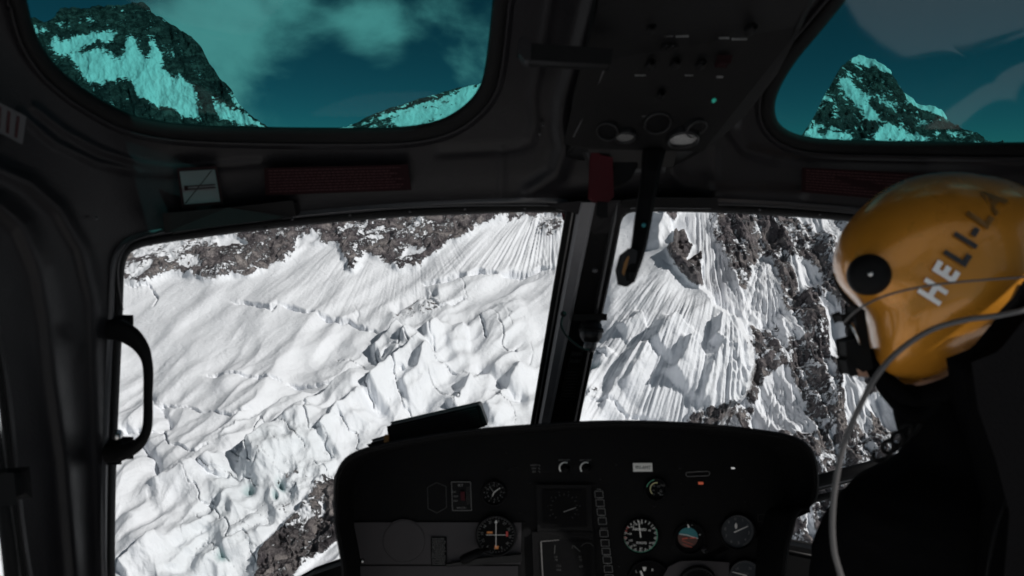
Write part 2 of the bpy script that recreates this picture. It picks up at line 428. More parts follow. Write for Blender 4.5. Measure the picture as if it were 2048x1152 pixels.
    # crevasses and bergschrunds: a lip with a drop and a crack below it
    def crack(line, A, w=3.2, lip=3.0):
        nonlocal h
        xx = x+9*fbm(x/34, y/34, 5, 75, .6); yy = y+9*fbm(x/34, y/34, 5, 76, .6)
        P = np.asarray(line, float); pad = 40
        m = (x > P[:, 0].min()-pad) & (x < P[:, 0].max()+pad) & (y > P[:, 1].min()-pad) & (y < P[:, 1].max()+pad)
        d, s, p = pdist(xx[m], yy[m], line); e = np.minimum(p, 1-p); tp = sstep(0, .12, e)*(.55+.6*perlin(p*14, p*0, 8))
        h[m] += tp*(-1.6*A*np.exp(-(d/(.8*w))**2)+np.where(s < 0, lip*np.exp(-d/16.), -lip*.6*np.exp(-d/20.)))
    crack([(455, 607), (490, 610), (520, 620), (545, 628), (560, 622), (620, 630), (650, 640), (700, 650), (745, 665), (765, 672)], 13, 3.4)
    crack([(835, 572), (870, 568), (900, 563), (940, 558), (960, 551), (1000, 553), (1040, 550), (1070, 545), (1080, 536), (1120, 541)], 15, 3.8, 4)
    crack([(400, 752), (450, 755), (500, 760), (545, 765), (590, 772), (625, 778), (670, 771), (700, 762)], 9, 2.8)
    crack([(250, 572), (285, 571), (300, 572), (312, 595), (305, 618)], 8, 2.4)
    crack([(300, 815), (380, 818), (470, 845), (520, 830)], 6, 2)
    crack([(240, 870), (330, 868), (345, 900), (400, 920), (440, 905)], 6, 2.2)
    crack([(960, 640), (968, 665), (975, 690)], 6, 2)
    crack([(1150, 690), (1185, 700), (1215, 728)], 8, 2.6)
    crack([(1170, 800), (1230, 820), (1260, 835), (1330, 838)], 8, 3)
    crack([(1330, 520), (1370, 545), (1410, 570)], 4, 2)
    crack([(850, 590), (880, 622), (905, 618), (940, 600)], 7, 3)
    # ---- rock density
    rock = np.zeros(X.shape)
    def rk(poly, v, soft=6, warp=1.0):
        nonlocal rock
        rock = np.maximum(rock, v*region(poly, soft, warp))
    def sn(poly, soft=3, k=1.0, warp=.7):
        nonlocal rock
        rock = rock*(1-k*region(poly, soft, warp))
    rk([(180, 250), (1140, 250), (1140, 470), (1075, 470), (1060, 432), (1010, 446), (960, 462), (920, 488), (880, 508), (850, 516), (825, 532), (795, 536), (770, 518), (735, 512), (705, 534), (688, 530), (680, 500), (655, 488), (620, 494), (570, 522), (520, 548), (470, 556), (425, 566), (385, 555), (355, 548), (325, 546), (290, 570), (245, 560)], .62, 4)
    sn([(200, 440), (330, 470), (470, 462), (430, 490), (380, 510), (330, 525), (240, 520)], 10, .45, 1.6)
    sn([(430, 470), (470, 478), (500, 500), (480, 502), (440, 496)], 3, .9); sn([(250, 530), (310, 528), (290, 560), (240, 552)], 5, .6, 1.5)
    sn([(370, 520), (410, 512), (400, 540), (350, 545)], 5, .5, 1.5)
    sn([(600, 480), (650, 478), (620, 494), (590, 500)], 4, .8)
    sn([(815, 500), (860, 498), (840, 510), (800, 518)], 3, .7)
    sn([(1040, 440), (1100, 428), (1140, 450), (1140, 600), (900, 600)], 3, .55)
    rk([(1075, 445), (1125, 440), (1125, 470), (1085, 478)], .5, 8)
    rk([(695, 520), (725, 535), (712, 552), (690, 545)], .62, 2)
    rk([(430, 560), (450, 545), (520, 548), (505, 560)], .6, 3)
    # right-hand cliffs
    rk([(1330, 418), (1362, 418), (1352, 442), (1338, 436)], .7, 2)
    rk([(1346, 468), (1366, 462), (1384, 500), (1372, 524), (1400, 512), (1404, 576), (1388, 570), (1352, 535), (1333, 505), (1345, 495)], .8, 3, .7)
    rk([(1410, 250), (2300, 250), (2300, 1300), (1430, 1300), (1480, 1000), (1370, 855), (1380, 825), (1440, 812), (1490, 815), (1498, 740), (1492, 690), (1500, 640), (1478, 600), (1450, 530), (1432, 490), (1418, 450)], .53, 5)
    rk([(1416, 420), (1560, 420), (1600, 520), (1650, 640), (1690, 780), (1720, 900), (1660, 900), (1620, 760), (1585, 640), (1560, 560), (1524, 508), (1500, 560), (1478, 590), (1450, 520)], .62, 6)
    sn([(1526, 510), (1545, 530), (1560, 590), (1562, 650), (1530, 665), (1490, 660), (1494, 580), (1508, 540)], 4, 1.0)
    sn([(1455, 590), (1490, 585), (1500, 650), (1495, 690), (1450, 620)], 4, 1.0)
    sn([(1580, 530), (1612, 520), (1640, 560), (1640, 580), (1610, 575), (1600, 600), (1590, 560)], 4, .95)
    sn([(1630, 600), (1655, 590), (1680, 650), (1710, 740), (1730, 800), (1740, 890), (1700, 840), (1690, 880), (1680, 780), (1660, 700)], 5, 1.0)
    sn([(1500, 440), (1500, 500), (1540, 505), (1520, 470)], 5, .3, 1.5)
    sn([(1600, 425), (1700, 430), (1700, 500), (1640, 470), (1590, 450)], 8, .55, 1.6)
    sn([(1525, 770), (1570, 740), (1600, 800), (1620, 880), (1500, 880), (1510, 810)], 5, .92)
    sn([(1560, 640), (1600, 650), (1600, 700), (1580, 690), (1560, 730), (1548, 690)], 5, .6, 1.4)
    sn([(1720, 790), (1770, 800), (1840, 870), (1840, 910), (1790, 860), (1740, 830)], 5, .9)
    sn([(1600, 1030), (1612, 1030), (1640, 1100), (1625, 1110)], 3, .8)
    sn([(1640, 720), (1655, 720), (1668, 800), (1655, 840)], 4, .5)
    # lower left rock
    rk([(505, 1300), (515, 1112), (560, 1068), (600, 1040), (628, 1002), (640, 975), (700, 950), (860, 1100), (800, 1300)], .70, 5)
    sn([(600, 1165), (690, 1078), (800, 1100), (700, 1300), (590, 1300)], 5, 1.0)
    sn([(640, 960), (670, 1000), (640, 1060), (600, 1060), (620, 1020)], 6, .35, 1.6)
    rk([(780, 640), (840, 600), (900, 608), (870, 640), (800, 650)], .30, 8)
    rk([(1160, 790), (1200, 785), (1190, 815), (1165, 812)], .35, 6)
    rk([(520, 925), (600, 930), (660, 950), (560, 1060), (540, 1010)], .22, 8)
    h += rock*(18*ridged(wx/70, wy/50, 5, 61, .6)+9*ridged(wx/24, wy/20, 4, 62, .6))
    # strata and gullies: the left band lies along the slope, the right cliffs run steeply down
    rgt = sstep(1200, 1330, x); uu = wx*.88-wy*.47; vv = wx*.47+wy*.88; aw = al+10*fbm(x/50, y/50, 3, 81); cw = ac+12*fbm(x/60, y/60, 3, 82)
    h += rock*(1-rgt)*(10*ridged(aw/120, cw/26, 4, 83)); h += rock*rgt*(10*ridged(uu/24, vv/110, 4, 84))
    gt = sstep(.05, .3, rock)
    rock = rock+gt*((1-rgt)*.26*fbm(aw/90, cw/15, 4, 85, .6)+rgt*.28*fbm(uu/16, vv/80, 4, 86, .6)+.16*fbm(x/45, y/45, 3, 87))
    # ribs running down the right-hand cliff
    cr = sstep(1420, 1480, x); cd = x*math.cos(R(62))-0*y
    u = x*.86-y*.45
    h += cr*20*ridged(u/62, (x*.45+y*.86)/260, 4, 65)
    ice = np.zeros(X.shape)
    for cx_, cy_, a_, b_ in ((567, 985, 10, 14), (552, 1008, 6, 10), (448, 1115, 12, 9), (1188, 745, 9, 6), (505, 990, 12, 10)):
        g = np.exp(-(((wx-cx_)/a_)**2+((wy-cy_)/b_)**2)); ice = np.maximum(ice, g); h -= 16*g
    ice = np.maximum(ice, .04*serac+.09*lowice)
    return h, rock, ice

sheet('glacier', np.arange(-260, 2320, STEP), [(-300, 300), (2400, 300)], 1330, int(1030/STEP), near_depth, near_disp, m_near, (0, -.58, .81),
      'wide white glacier with crevasses and broken seracs below grey brown cliffs and a fluted snow spur')
# ---------------------------------------------------------------- the peaks seen through the roof windows
m_far = terrain_mat('peak_snow_and_rock', ((.03, .03, .032), (.075, .07, .07), (.17, .16, .155)), scale=.40)
def peak(name, x0, x1, sky, d0, k, rk_list, sn_list, label, seed, flow, base=.75, amp=1.0, bottom=420, lateral=0.):
    xs = np.arange(x0, x1, 1.6)
    def dep(X, Y): return (d0+lateral*(X-x0))/(1-k*(300-Y)/F*1.0)
    def dsp(X, Y):
        wx = X+9*fbm(X/30, Y/30, 5, seed, .6); wy = Y+9*fbm(X/30, Y/30, 5, seed+1, .6)
        ca, sa = math.cos(R(flow)), math.sin(R(flow)); al = X*ca+Y*sa; ac = -X*sa+Y*ca
        rock = np.full(X.shape, base)
        for poly, v in rk_list: rock = np.maximum(rock, v*blur(inside(wx, wy, poly).astype(float), 4))
        for poly, v in sn_list: rock = rock*(1-v*blur(inside(wx, wy, poly).astype(float), 4))
        rock = rock + (.42*fbm(X/26, Y/20, 5, seed+7, .6)+.30*fbm(al/70, ac/8, 4, seed+8))*sstep(.01, .10, rock)
        h = amp*(46*ridged(wx/95, wy/120, 5, seed+2, .55)+14*ridged(al/90+.2*fbm(X/30,Y/30,3,seed), ac/22, 3, seed+3)*(.3+rock)+10*rock*fbm(X/9, Y/9, 3, seed+5))
        return h, rock, X*0
    return sheet(name, xs, sky, bottom, 260, dep, dsp, m_far, (0, -.6, .6), label, back=900, wig=3.5)
peak('left_mountain', -220, 720, [(-220, 140), (-60, 90), (40, 55), (74, 43), (90, 48), (105, 44), (130, 24), (150, 20), (172, 24), (200, 16), (215, 18), (250, 11), (270, 8), (290, 9), (300, 18), (305, 32), (325, 42), (360, 62), (385, 78), (405, 100), (420, 130), (445, 165), (465, 185), (480, 215), (500, 235), (535, 256), (600, 300), (720, 380)],
     4600, 1.5, [],
     [([(96, 92), (170, 76), (242, 64), (234, 86), (160, 98), (130, 122), (112, 110)], 1.0),
      ([(140, 112), (200, 108), (240, 118), (256, 112), (258, 76), (272, 76), (284, 108), (300, 132), (308, 100), (322, 112), (334, 150), (352, 168), (372, 160), (388, 178), (392, 205), (404, 232), (372, 240), (345, 218), (300, 214), (284, 204), (272, 178), (258, 152), (205, 172), (182, 170), (160, 142)], 1.0),
      ([(300, 80), (310, 80), (322, 120), (310, 130)], .8), ([(322, 84), (350, 100), (352, 130), (340, 115)], .6),
      ([(420, 190), (440, 210), (470, 225), (520, 250), (540, 262), (470, 250), (440, 240)], .75), ([(60, 60), (150, 50), (230, 40), (150, 62), (70, 78)], .35),
      ([(455, 175), (475, 200), (500, 232), (480, 228), (462, 205)], .5)],
     'dark rocky peak with bright snow face under the cloud, seen through left roof window', 101, 72, .82)
peak('snowy_hill', 600, 1500, [(600, 310), (650, 272), (690, 257), (720, 245), (760, 228), (800, 213), (850, 198), (900, 183), (960, 170), (1100, 150), (1500, 240)],
     5200, 1.5, [([(690, 250), (760, 225), (850, 195), (960, 168), (960, 176), (870, 204), (780, 232), (700, 262)], .60), ([(700, 250), (790, 235), (800, 262), (700, 268)], .55), ([(820, 250), (870, 240), (900, 250), (850, 262)], .5)],
     [], 'low snow covered ridge with thin rock bands behind the left roof window', 131, -20, .16, .6)
peak('right_mountain', 1380, 2320, [(1380, 420), (1560, 330), (1592, 290), (1620, 250), (1650, 190), (1680, 140), (1700, 122), (1715, 113), (1740, 122), (1780, 152), (1790, 165), (1805, 190), (1840, 218), (1880, 225), (1900, 245), (1925, 260), (1963, 285), (2060, 330), (2320, 420)],
     4000, 1.5, [], [([(1700, 120), (1716, 110), (1745, 122), (1785, 150), (1780, 158), (1740, 138), (1712, 128)], 1.0),
      ([(1668, 168), (1690, 160), (1712, 185), (1740, 225), (1760, 250), (1740, 250), (1715, 220), (1690, 200)], .9),
      ([(1805, 188), (1845, 216), (1882, 224), (1905, 245), (1880, 238), (1840, 228), (1812, 215)], .95),
      ([(1640, 200), (1680, 225), (1670, 232), (1636, 215)], .8), ([(1765, 255), (1810, 265), (1860, 285), (1740, 292)], .9), ([(1610, 262), (1700, 275), (1700, 290), (1600, 285)], .7),
      ([(1715, 190), (1760, 200), (1800, 225), (1790, 232), (1740, 210)], .5), ([(1900, 262), (1940, 272), (1930, 284), (1890, 275)], .5)],
     'steep snow streaked peak beyond the right roof window', 151, 60, .72)

# added snow plane far below, all round, bouncing light into the cabin
xs_ = np.linspace(-14000, 14000, 60); GXx, GYy = np.meshgrid(xs_, xs_); zz = -1150+60*fbm(GXx/1500, GYy/1500, 3, 90)
ii = np.arange(3600).reshape(60, 60); ff = np.stack([ii[:-1, :-1], ii[:-1, 1:], ii[1:, 1:], ii[1:, :-1]], -1).reshape(-1, 4)
tag(mesh('snowfield', np.stack([GXx, GYy, zz], -1).reshape(-1, 3), ff, m_near, None, True, {'rock': np.zeros(3600), 'ice': np.zeros(3600)}), 'added snow plane far below the helicopter, bouncing light into the cabin', None, None, 'structure')
# ---------------------------------------------------------------- cabin shell
P_ = 7.0
RIBS = [  # polyline, amplitude (m, towards the viewer), half width (px)
    ([(1200, -200), (1188, 0), (1165, 90), (1128, 200), (1122, 250), (1130, 300), (1112, 350), (1060, 385)], .016, 17),
    ([(1120, -200), (1102, 0), (1085, 100), (1066, 190), (1070, 250), (1060, 285), (1030, 297), (880, 305)], .005, 9),
    ([(70, 215), (130, 262), (200, 300), (290, 330), (360, 338), (420, 333), (520, 325)], .006, 7),
    ([(40, 225), (110, 285), (190, 325), (280, 345), (350, 348)], .006, 7),
    ([(-200, 250), (0, 338), (60, 365), (120, 420), (165, 500), (188, 600), (195, 800), (208, 1160), (215, 1400)], .014, 15),
    ([(-150, 380), (0, 410), (45, 450), (82, 540), (100, 640), (112, 760), (135, 920), (155, 1160), (170, 1400)], .020, 20),
    ([(1003, 300), (1003, 412)], .004, 7), ([(1430, 300), (1431, 412)], .004, 7),
    ([(1540, 40), (1500, 130), (1470, 220), (1462, 260), (1490, 300), (1560, 318), (2100, 330)], .008, 12),
    ([(1340, 300), (1345, 345), (1370, 372), (1420, 385), (1600, 388)], .008, 12),
    ([(330, 425), (600, 398), (900, 385), (1100, 384), (1300, 386), (1500, 390), (1700, 404), (2000, 430)], .006, 26),
]
def shell_d(px, py, ribs=True):
    px = np.asarray(px, float); py = np.asarray(py, float)
    s = (CY-py)/F; r = (px-CX)/F
    s_ = np.clip(s, -.40, .6)
    front = 1.56/(1+1.06*s_)
    inv = (1/front)**P_
    inv = inv + (np.maximum(-r, 1e-3)/.66)**P_ + (np.maximum(r, 1e-3)/.90)**P_
    inv = inv + (np.maximum(s, 1e-3)/.44)**P_ + (np.maximum(-s, 1e-3)/.95)**P_
    d = inv**(-1/P_)
    if ribs:
        for ln, A, w in RIBS:
            dd, _, _ = pdist(px, py, ln); d = d-A*np.exp(-(dd/w)**2)
    return d
ROOF_L = spline([(46, -12), (52, 0), (62, 42), (78, 84), (108, 128), (152, 168), (204, 202), (262, 230), (335, 246), (430, 253), (560, 256), (700, 257), (800, 255), (862, 246), (905, 229), (942, 200), (963, 168), (973, 125), (981, 60), (987, 0), (990, -10), (940, -24), (520, -28), (110, -24)], 6, True)
ROOF_R = spline([(1720, -50), (1690, 0), (1640, 62), (1592, 120), (1560, 172), (1548, 212), (1556, 246), (1588, 268), (1645, 279), (1760, 283), (1900, 285), (2048, 286), (2180, 280), (2260, 200), (2300, 60), (2280, -40), (2000, -60)], 6, True)
WIND_L = spline([(246, 560), (250, 525), (262, 503), (300, 489), (400, 474), (500, 461), (600, 450), (700, 441), (800, 433), (900, 428), (1000, 424), (1090, 423), (1122, 424), (1132, 432), (1130, 455), (1115, 550), (1098, 655), (1080, 755), (1064, 845), (1040, 960), (1000, 1080), (900, 1105), (800, 1115), (700, 1128), (640, 1146), (560, 1172), (420, 1215), (280, 1262), (236, 1250), (229, 1150), (229, 1020), (232, 900), (238, 760), (243, 650)], 5, True)
WIND_R = spline([(1236, 470), (1242, 440), (1256, 425), (1290, 422), (1400, 423), (1500, 427), (1600, 433), (1700, 441), (1800, 452), (1900, 468), (2000, 490), (2080, 520), (2120, 580), (2140, 760), (2150, 960), (2150, 1180), (2090, 1215), (1900, 1168), (1750, 1136), (1665, 1116), (1575, 1098), (1460, 1085), (1300, 1075), (1190, 1060), (1145, 1000), (1140, 940), (1156, 838), (1180, 730), (1205, 620), (1222, 540)], 5, True)
DOOR_L = spline([(-420, 180), (-200, 260), (-90, 380), (-48, 520), (-20, 680), (-2, 800), (7, 880), (14, 950), (22, 1030), (33, 1110), (46, 1200), (50, 1380), (-80, 1440), (-420, 1440), (-520, 1300), (-520, 330)], 5, True)
DOOR_R = spline([(2330, 330), (2420, 250), (2700, 200), (2760, 420), (2760, 1300), (2500, 1380), (2350, 1300), (2320, 900), (2310, 500)], 5, True)
OPEN = dict(ROOF_L=ROOF_L, ROOF_R=ROOF_R, WIND_L=WIND_L, WIND_R=WIND_R, DOOR_L=DOOR_L, DOOR_R=DOOR_R)

cabin = root('helicopter_cabin', at(1160, 360, 1.45), 'dark grey cabin frame of the helicopter around windscreens and roof windows', 'helicopter cabin')
gx = np.unique(np.concatenate([np.arange(-900, -60, 30), np.arange(-60, 2110, 6), np.arange(2110, 3000, 30)]))
gy = np.unique(np.concatenate([np.arange(-1000, -60, 30), np.arange(-60, 620, 6), np.arange(620, 1200, 10), np.arange(1200, 1700, 30)]))
GX, GY = np.meshgrid(gx, gy); GD = shell_d(GX, GY)
V = at(GX, GY, GD+.004).reshape(-1, 3)
fx, fy = .5*(gx[1:]+gx[:-1]), .5*(gy[1:]+gy[:-1]); FX, FY = np.meshgrid(fx, fy)
keep = np.ones(FX.shape, bool)
for k_, lp in OPEN.items():
    l2 = resample(lp, 260); l2 = l2+loopnormal(l2)*9
    keep &= ~inside(FX, FY, l2)
idx = np.arange(GX.size).reshape(GX.shape)
Q = np.stack([idx[:-1, :-1], idx[:-1, 1:], idx[1:, 1:], idx[1:, :-1]], -1)[keep]
canopy = mesh('canopy_frame', V, Q, M['lining'], cabin)
def surround(loop, prof, name, material, parent, n=260, dd=None):
    lp = resample(loop, n); nm = loopnormal(lp); rings = []
    for off, b in prof:
        q = lp+nm*off; rings.append(at(q[:, 0], q[:, 1], shell_d(q[:, 0], q[:, 1])-b))
    Vv, Ff = loft(rings)
    return mesh(name, Vv, Ff, material, parent)
def pane(loop, name, material, parent, dz=.012, n=120):
    lp = resample(loop, n); c = lp.mean(0); rings = []
    for t in (0.02, .2, .4, .6, .8, 1.0):
        q = c+(lp-c)*t; rings.append(at(q[:, 0], q[:, 1], shell_d(q[:, 0], q[:, 1], False)+dz))
    Vv, Ff = loft(rings); Vv = np.vstack([Vv, at(c[0], c[1], float(shell_d(c[0], c[1], False))+dz)])
    Ff += [[len(Vv)-1, (k+1) % n, k] for k in range(n)]
    return mesh(name, Vv, Ff, material, parent)
for key, nm, lab, gm, sealw in (('ROOF_L', 'roof_window', 'teal tinted roof window on the left with rounded corners', 'tealglass', 30),
                         ('ROOF_R', 'roof_window', 'teal tinted roof window on the right above the helmet', 'tealglass', 26),
                         ('WIND_L', 'windscreen', 'clear left windscreen', 'clear', 15), ('WIND_R', 'windscreen', 'clear right windscreen', 'clear', 15),
                         ('DOOR_L', 'door_window', 'clear left door window', 'clear', 14), ('DOOR_R', 'door_window', 'clear right door window', 'clear', 14)):
    w = surround(OPEN[key], [(-2, -.034), (0, -.030), (0, .002), (2, .006), (sealw*.5, .009), (sealw-2, .006), (sealw, -.006)], nm, M['rubber'], cabin)
    w['label'] = lab
    pane(OPEN[key], 'pane', M['tealglass_r' if key == 'ROOF_R' else gm], w, .014)
    surround(OPEN[key], [(sealw-3, -.006), (sealw, .004), (sealw+3, .0055), (sealw+7, .003), (sealw+14, -.006)], 'frame_lip', M['lining'] if key[0] != 'W' else M['grey'], w)
# cabin body behind the camera: floor, rear wall, side walls with windows, roof (unseen, its openings widened to let in fill light)
body = MB()
x0, x1, zb, zt = -.66, .90, -1.15, .47
def wallq(q): body.add(H(q), [[0, 1, 2, 3]])
yb = -1.3
wallq([(x0, yb, zb), (x1, yb, zb), (x1, yb, -.85), (x0, yb, -.85)])  # rear wall left mostly open, an added gap for fill light
wallq([(x0, yb, .36), (x1, yb, .36), (x1, yb, zt), (x0, yb, zt)])
wallq([(.10, yb, -.85), (.16, yb, -.85), (.16, yb, .36), (.10, yb, .36)])
wallq([(x1, .1, .26), (x1, .75, .26), (x1, .75, .40), (x1, .1, .40)])  # added unseen panel keeping the sun off the helmet
wallq([(x0, yb, zt), (x1, yb, zt), (x1, .62, zt), (x0, .62, zt)])
wallq([(x0, yb, zb), (x1, yb, zb), (x1, 1.7, zb), (x0, 1.7, zb)])
for xx in (x0, x1):
    wallq([(xx, yb, zb), (xx, .75, zb), (xx, .75, -.95), (xx, yb, -.95)])
    wallq([(xx, yb, .40), (xx, .75, .40), (xx, .75, zt), (xx, yb, zt)])
    wallq([(xx, yb, -.95), (xx, -1.2, -.95), (xx, -1.2, .40), (xx, yb, .40)])
    wallq([(xx, -.02, -.95), (xx, .06, -.95), (xx, .06, .40), (xx, -.02, .40)])
bo = body.build('cabin_body', M['upholstery'], cabin)
so = bo.modifiers.new('thick', 'SOLIDIFY'); so.thickness = .02

# ---- trims: thin light edges where the headliner ends above the windscreens
def strip(name, line, w, h, material, parent, lift=.006, n=60, flat=.6):
    ln = resample(spline(line, 8), n, False)
    pts = at(ln[:, 0], ln[:, 1], shell_d(ln[:, 0], ln[:, 1])-lift)
    Vv, Ff = tube(pts, w, 8, flat)
    return mesh(name, Vv, Ff, material, parent)
strip('headliner_edge', [(585, 433), (700, 421), (800, 415), (950, 411), (1105, 411), (1112, 418), (1132, 421)], .0014, 0, M['grey'], cabin, .010)
strip('headliner_edge', [(1436, 409), (1520, 411), (1600, 416), (1700, 425), (1800, 438)], .0016, 0, M['grey'], cabin, .010)
strip('headliner_edge', [(245, 620), (236, 560), (240, 515), (262, 484), (300, 470), (334, 462)], .0018, 0, M['grey'], cabin, .010)
def pad(poly, lift, th, material, name, parent, bev=.004):
    P = np.asarray(poly, float); d = shell_d(P[:, 0], P[:, 1])-lift
    Vv, Ff = slab(P, d, th); o = mesh(name, Vv, Ff, material, parent, False); return bevel(o, bev)
pad([(330, 430), (455, 415), (582, 404), (587, 430), (460, 444), (334, 462)], .028, .03, M['black'], 'header_pad', cabin)
pad([(1246, 398), (1340, 396), (1434, 399), (1433, 414), (1340, 413), (1246, 412)], .040, .04, M['black'], 'header_pad', cabin)
pad([(1000, 440), (1000, 441), (1001, 441)], .001, .001, M['black'], 'screw', cabin, .0001)
for (sx, sy) in ((700, 430), (820, 423), (930, 418), (1050, 417), (585, 438), (1520, 419), (1640, 428), (190, 437), (530, 458), (370, 452), (1080, 268), (1086, 250)):
    Vv, Ff = revolve(C3(sx, sy, float(shell_d(sx, sy))-.0075), (0, -1, -.2), [(0, .0015), (.0018, .0014), (.0024, 0), (.0024, -.004)], 12)
    mesh('screw', Vv, Ff, M['grey'], cabin)
# red corner fitting beside the post
pad([(1124, 420), (1136, 420), (1136, 446), (1126, 438)], -.004, .006, M['red'], 'corner_fitting', cabin, .001)

# ---- placards on the header beam (children of the cabin)
def placard(poly, lift, base, name, lab=None, parent=None):
    P = np.asarray(poly, float); d = shell_d(P[:, 0], P[:, 1], False)-lift
    Vv, Ff = slab(P, d, .003); o = mesh(name, Vv, Ff, base, parent or cabin, False)
    if lab: o['label'] = lab
    return o
def on_quad(poly, lift, u, v):
    P = np.asarray(poly, float); d = shell_d(P[:, 0], P[:, 1], False)-lift; Q3 = C3(P[:, 0], P[:, 1], d)
    return Q3[0]*(1-u)*(1-v)+Q3[1]*u*(1-v)+Q3[2]*u*v+Q3[3]*(1-u)*v
def quad_rect(mb, poly, lift, u0, v0, u1, v1, th=.0006):
    c = np.array([on_quad(poly, lift, u, v) for u, v in ((u0, v0), (u1, v0), (u1, v1), (u0, v1))])
    mb.add(H(np.vstack([c, c+np.array([0, th, 0])])), [[0, 1, 2, 3], [4, 7, 6, 5], [0, 4, 5, 1], [1, 5, 6, 2], [2, 6, 7, 3], [3, 7, 4, 0]])
def printed(poly, lift, base, ink, rows, lab, seed, u0=.03, u1=.97, v0=.08, v1=.95, vert=False):
    o = placard(poly, lift, base, 'placard', lab); rnd = random.Random(seed); mb = MB()
    for r in range(rows):
        v = v0+(v1-v0)*r/rows; hgt = (v1-v0)/rows*.42; u = u0; end = u1-rnd.random()*.12
        while u < end:
            w = rnd.uniform(.008, .035); quad_rect(mb, poly, lift+.0012, u, v, min(u+w, end), v+hgt); u += w+.007
    mb.build('print', ink, o)
    return o
PL1 = [(528, 336), (815, 329), (823, 380), (531, 391)]
printed(PL1, .020, M['darkred'], M['redtext'], 8, 'long dark red placard of small print left on the header beam', 1)
PL2 = [(1605, 335), (1870, 348), (1870, 408), (1604, 384)]
printed(PL2, .022, M['darkred'], M['redtext'], 8, 'long dark red placard of small print right, by the helmet', 2)
PL3 = [(357, 341), (430, 337), (441, 404), (368, 411)]
o = placard([(353, 336), (433, 332), (446, 407), (364, 416)], .020, M['darkred'], 'placard', 'small square white placard with crossed lines and dark red border')
Pq = [(359, 343), (429, 339), (440, 403), (369, 409)]
Pm = np.array(Pq, float); Vv, Ff = slab(Pm, shell_d(Pm[:, 0], Pm[:, 1], False)-.0215, .001); mesh('white_field', Vv, Ff, M['paper'], o, False)
mb = MB(); quad_rect(mb, Pq, .0225, .08, .44, .95, .47); quad_rect(mb, Pq, .0225, .08, .53, .95, .56); quad_rect(mb, Pq, .0228, .06, .43, .16, .57)
a, b = on_quad(Pq, .0230, .03, .97), on_quad(Pq, .0230, .92, .02)
c = np.array([a+[0, 0, .001], b+[0, 0, .001], b-[0, 0, .001], a-[0, 0, .001]]); mb.add(H(c), [[0, 1, 2, 3]])
mb.build('crossed_lines', M['darkred'], o)
PL4 = [(-30, 190), (50, 232), (42, 288), (-30, 250)]
o4 = placard(PL4, .020, M['paper'], 'placard', 'pale placard at the left edge below the roof window')
mb = MB()
for k in range(4): quad_rect(mb, PL4, .0212, .08+k*.24, .12, .15+k*.24, .88)
mb.build('print', M['redtext'], o4)

# ---- centre post between the windscreens
post = root('centre_post', at(1187, 430, 1.4), 'dark metal centre post between the two windscreens', 'window post')
ty = np.linspace(405, 900, 14); tt = (ty-440)/(840-440)
def postx(a, b): return a+(b-a)*tt
def post_d(y): return 1.56/(1+1.06*(CY-y)/F)-.015
def prof_strip(name, secs, material, parent=post):
    """secs: list of (x at top px, x at bottom px, depth offset)"""
    rings = [at(postx(a, b), ty, post_d(ty)+do) for a, b, do in secs]
    Vv, Ff = loft([np.array(r) for r in rings], closed=False)
    o = mesh(name, Vv, Ff, material, parent, False)
    return o
prof_strip('seal', [(1128, 1062, .05), (1128, 1062, 0), (1131, 1066, -.004), (1149, 1077, -.004), (1150, 1078, .01)], M['rubber'])
prof_strip('edge_strip', [(1141, 1070, -.0045), (1141.5, 1070.5, -.0075), (1144, 1072.5, -.0075), (1144.5, 1073, -.0045)], M['trim'])
prof_strip('fairing', [(1149, 1077, .015), (1150, 1078, -.008), (1158, 1084, -.022), (1178, 1096, -.026), (1184, 1101, -.018), (1186, 1103, .0)], M['post'])
prof_strip('channel', [(1184, 1101, .0), (1185, 1102, -.010), (1222, 1144, -.010), (1223, 1145, .0)], M['black'])
prof_strip('rail', [(1222, 1144, .01), (1223, 1145, -.016), (1228, 1149, -.020), (1232, 1152, -.016), (1233, 1153, .0), (1242, 1159, .0), (1243, 1160, .05)], M['satin'])
# bracket where the post meets the header
br = pad([(1112, 412), (1128, 409), (1180, 404), (1240, 404), (1262, 410), (1242, 424), (1230, 438), (1225, 462), (1190, 464), (1182, 446), (1168, 428), (1140, 420)], .030, .045, M['lining'], 'header_bracket', cabin, .006)
Vv, Ff = revolve(C3(1190, 540, float(post_d(540.))-.012), (0, -1, 0), [(0, .003), (.004, .003), (.006, 0)], 16); mesh('screw', Vv, Ff, M['grey'], post)
def post_placard(poly, rows, lab, seed):
    P = np.asarray(poly, float); d = post_d(P[:, 1])-.0125; V3 = C3(P[:, 0], P[:, 1], d)
    Vv = H(np.vstack([V3, V3+np.array([0, .002, 0])])); o = mesh('placard', Vv, [[0, 1, 2, 3], [4, 7, 6, 5], [0, 4, 5, 1], [1, 5, 6, 2], [2, 6, 7, 3], [3, 7, 4, 0]], M['panel'], post, False)
    o['label'] = lab; mb = MB(); rnd = random.Random(seed)
    def q(u, v): return (V3[0]*(1-u)*(1-v)+V3[1]*u*(1-v)+V3[2]*u*v+V3[3]*(1-u)*v)-np.array([0, .0008, 0])
    def rect(u0, v0, u1, v1): mb.add(H([q(u0, v0), q(u1, v0), q(u1, v1), q(u0, v1)]), [[0, 1, 2, 3]])
    for e in ((0, 0, 1, .015), (0, .985, 1, 1), (0, 0, .04, 1), (.96, 0, 1, 1)): rect(*e)
    for r in range(rows):
        v = .07+.88*r/rows; u = .1
        while u < .9:
            w = rnd.uniform(.05, .16); rect(u, v, min(u+w, .92), v+.45/rows); u += w+.05
    mb.build('print', M['faint'], o)
post_placard([(1143, 702), (1168, 702), (1160, 734), (1136, 734)], 2, 'small square placard under the compass', 5)
post_placard([(1133, 738), (1163, 737), (1151, 800), (1120, 800)], 9, 'tall placard of small print low on the post', 6)

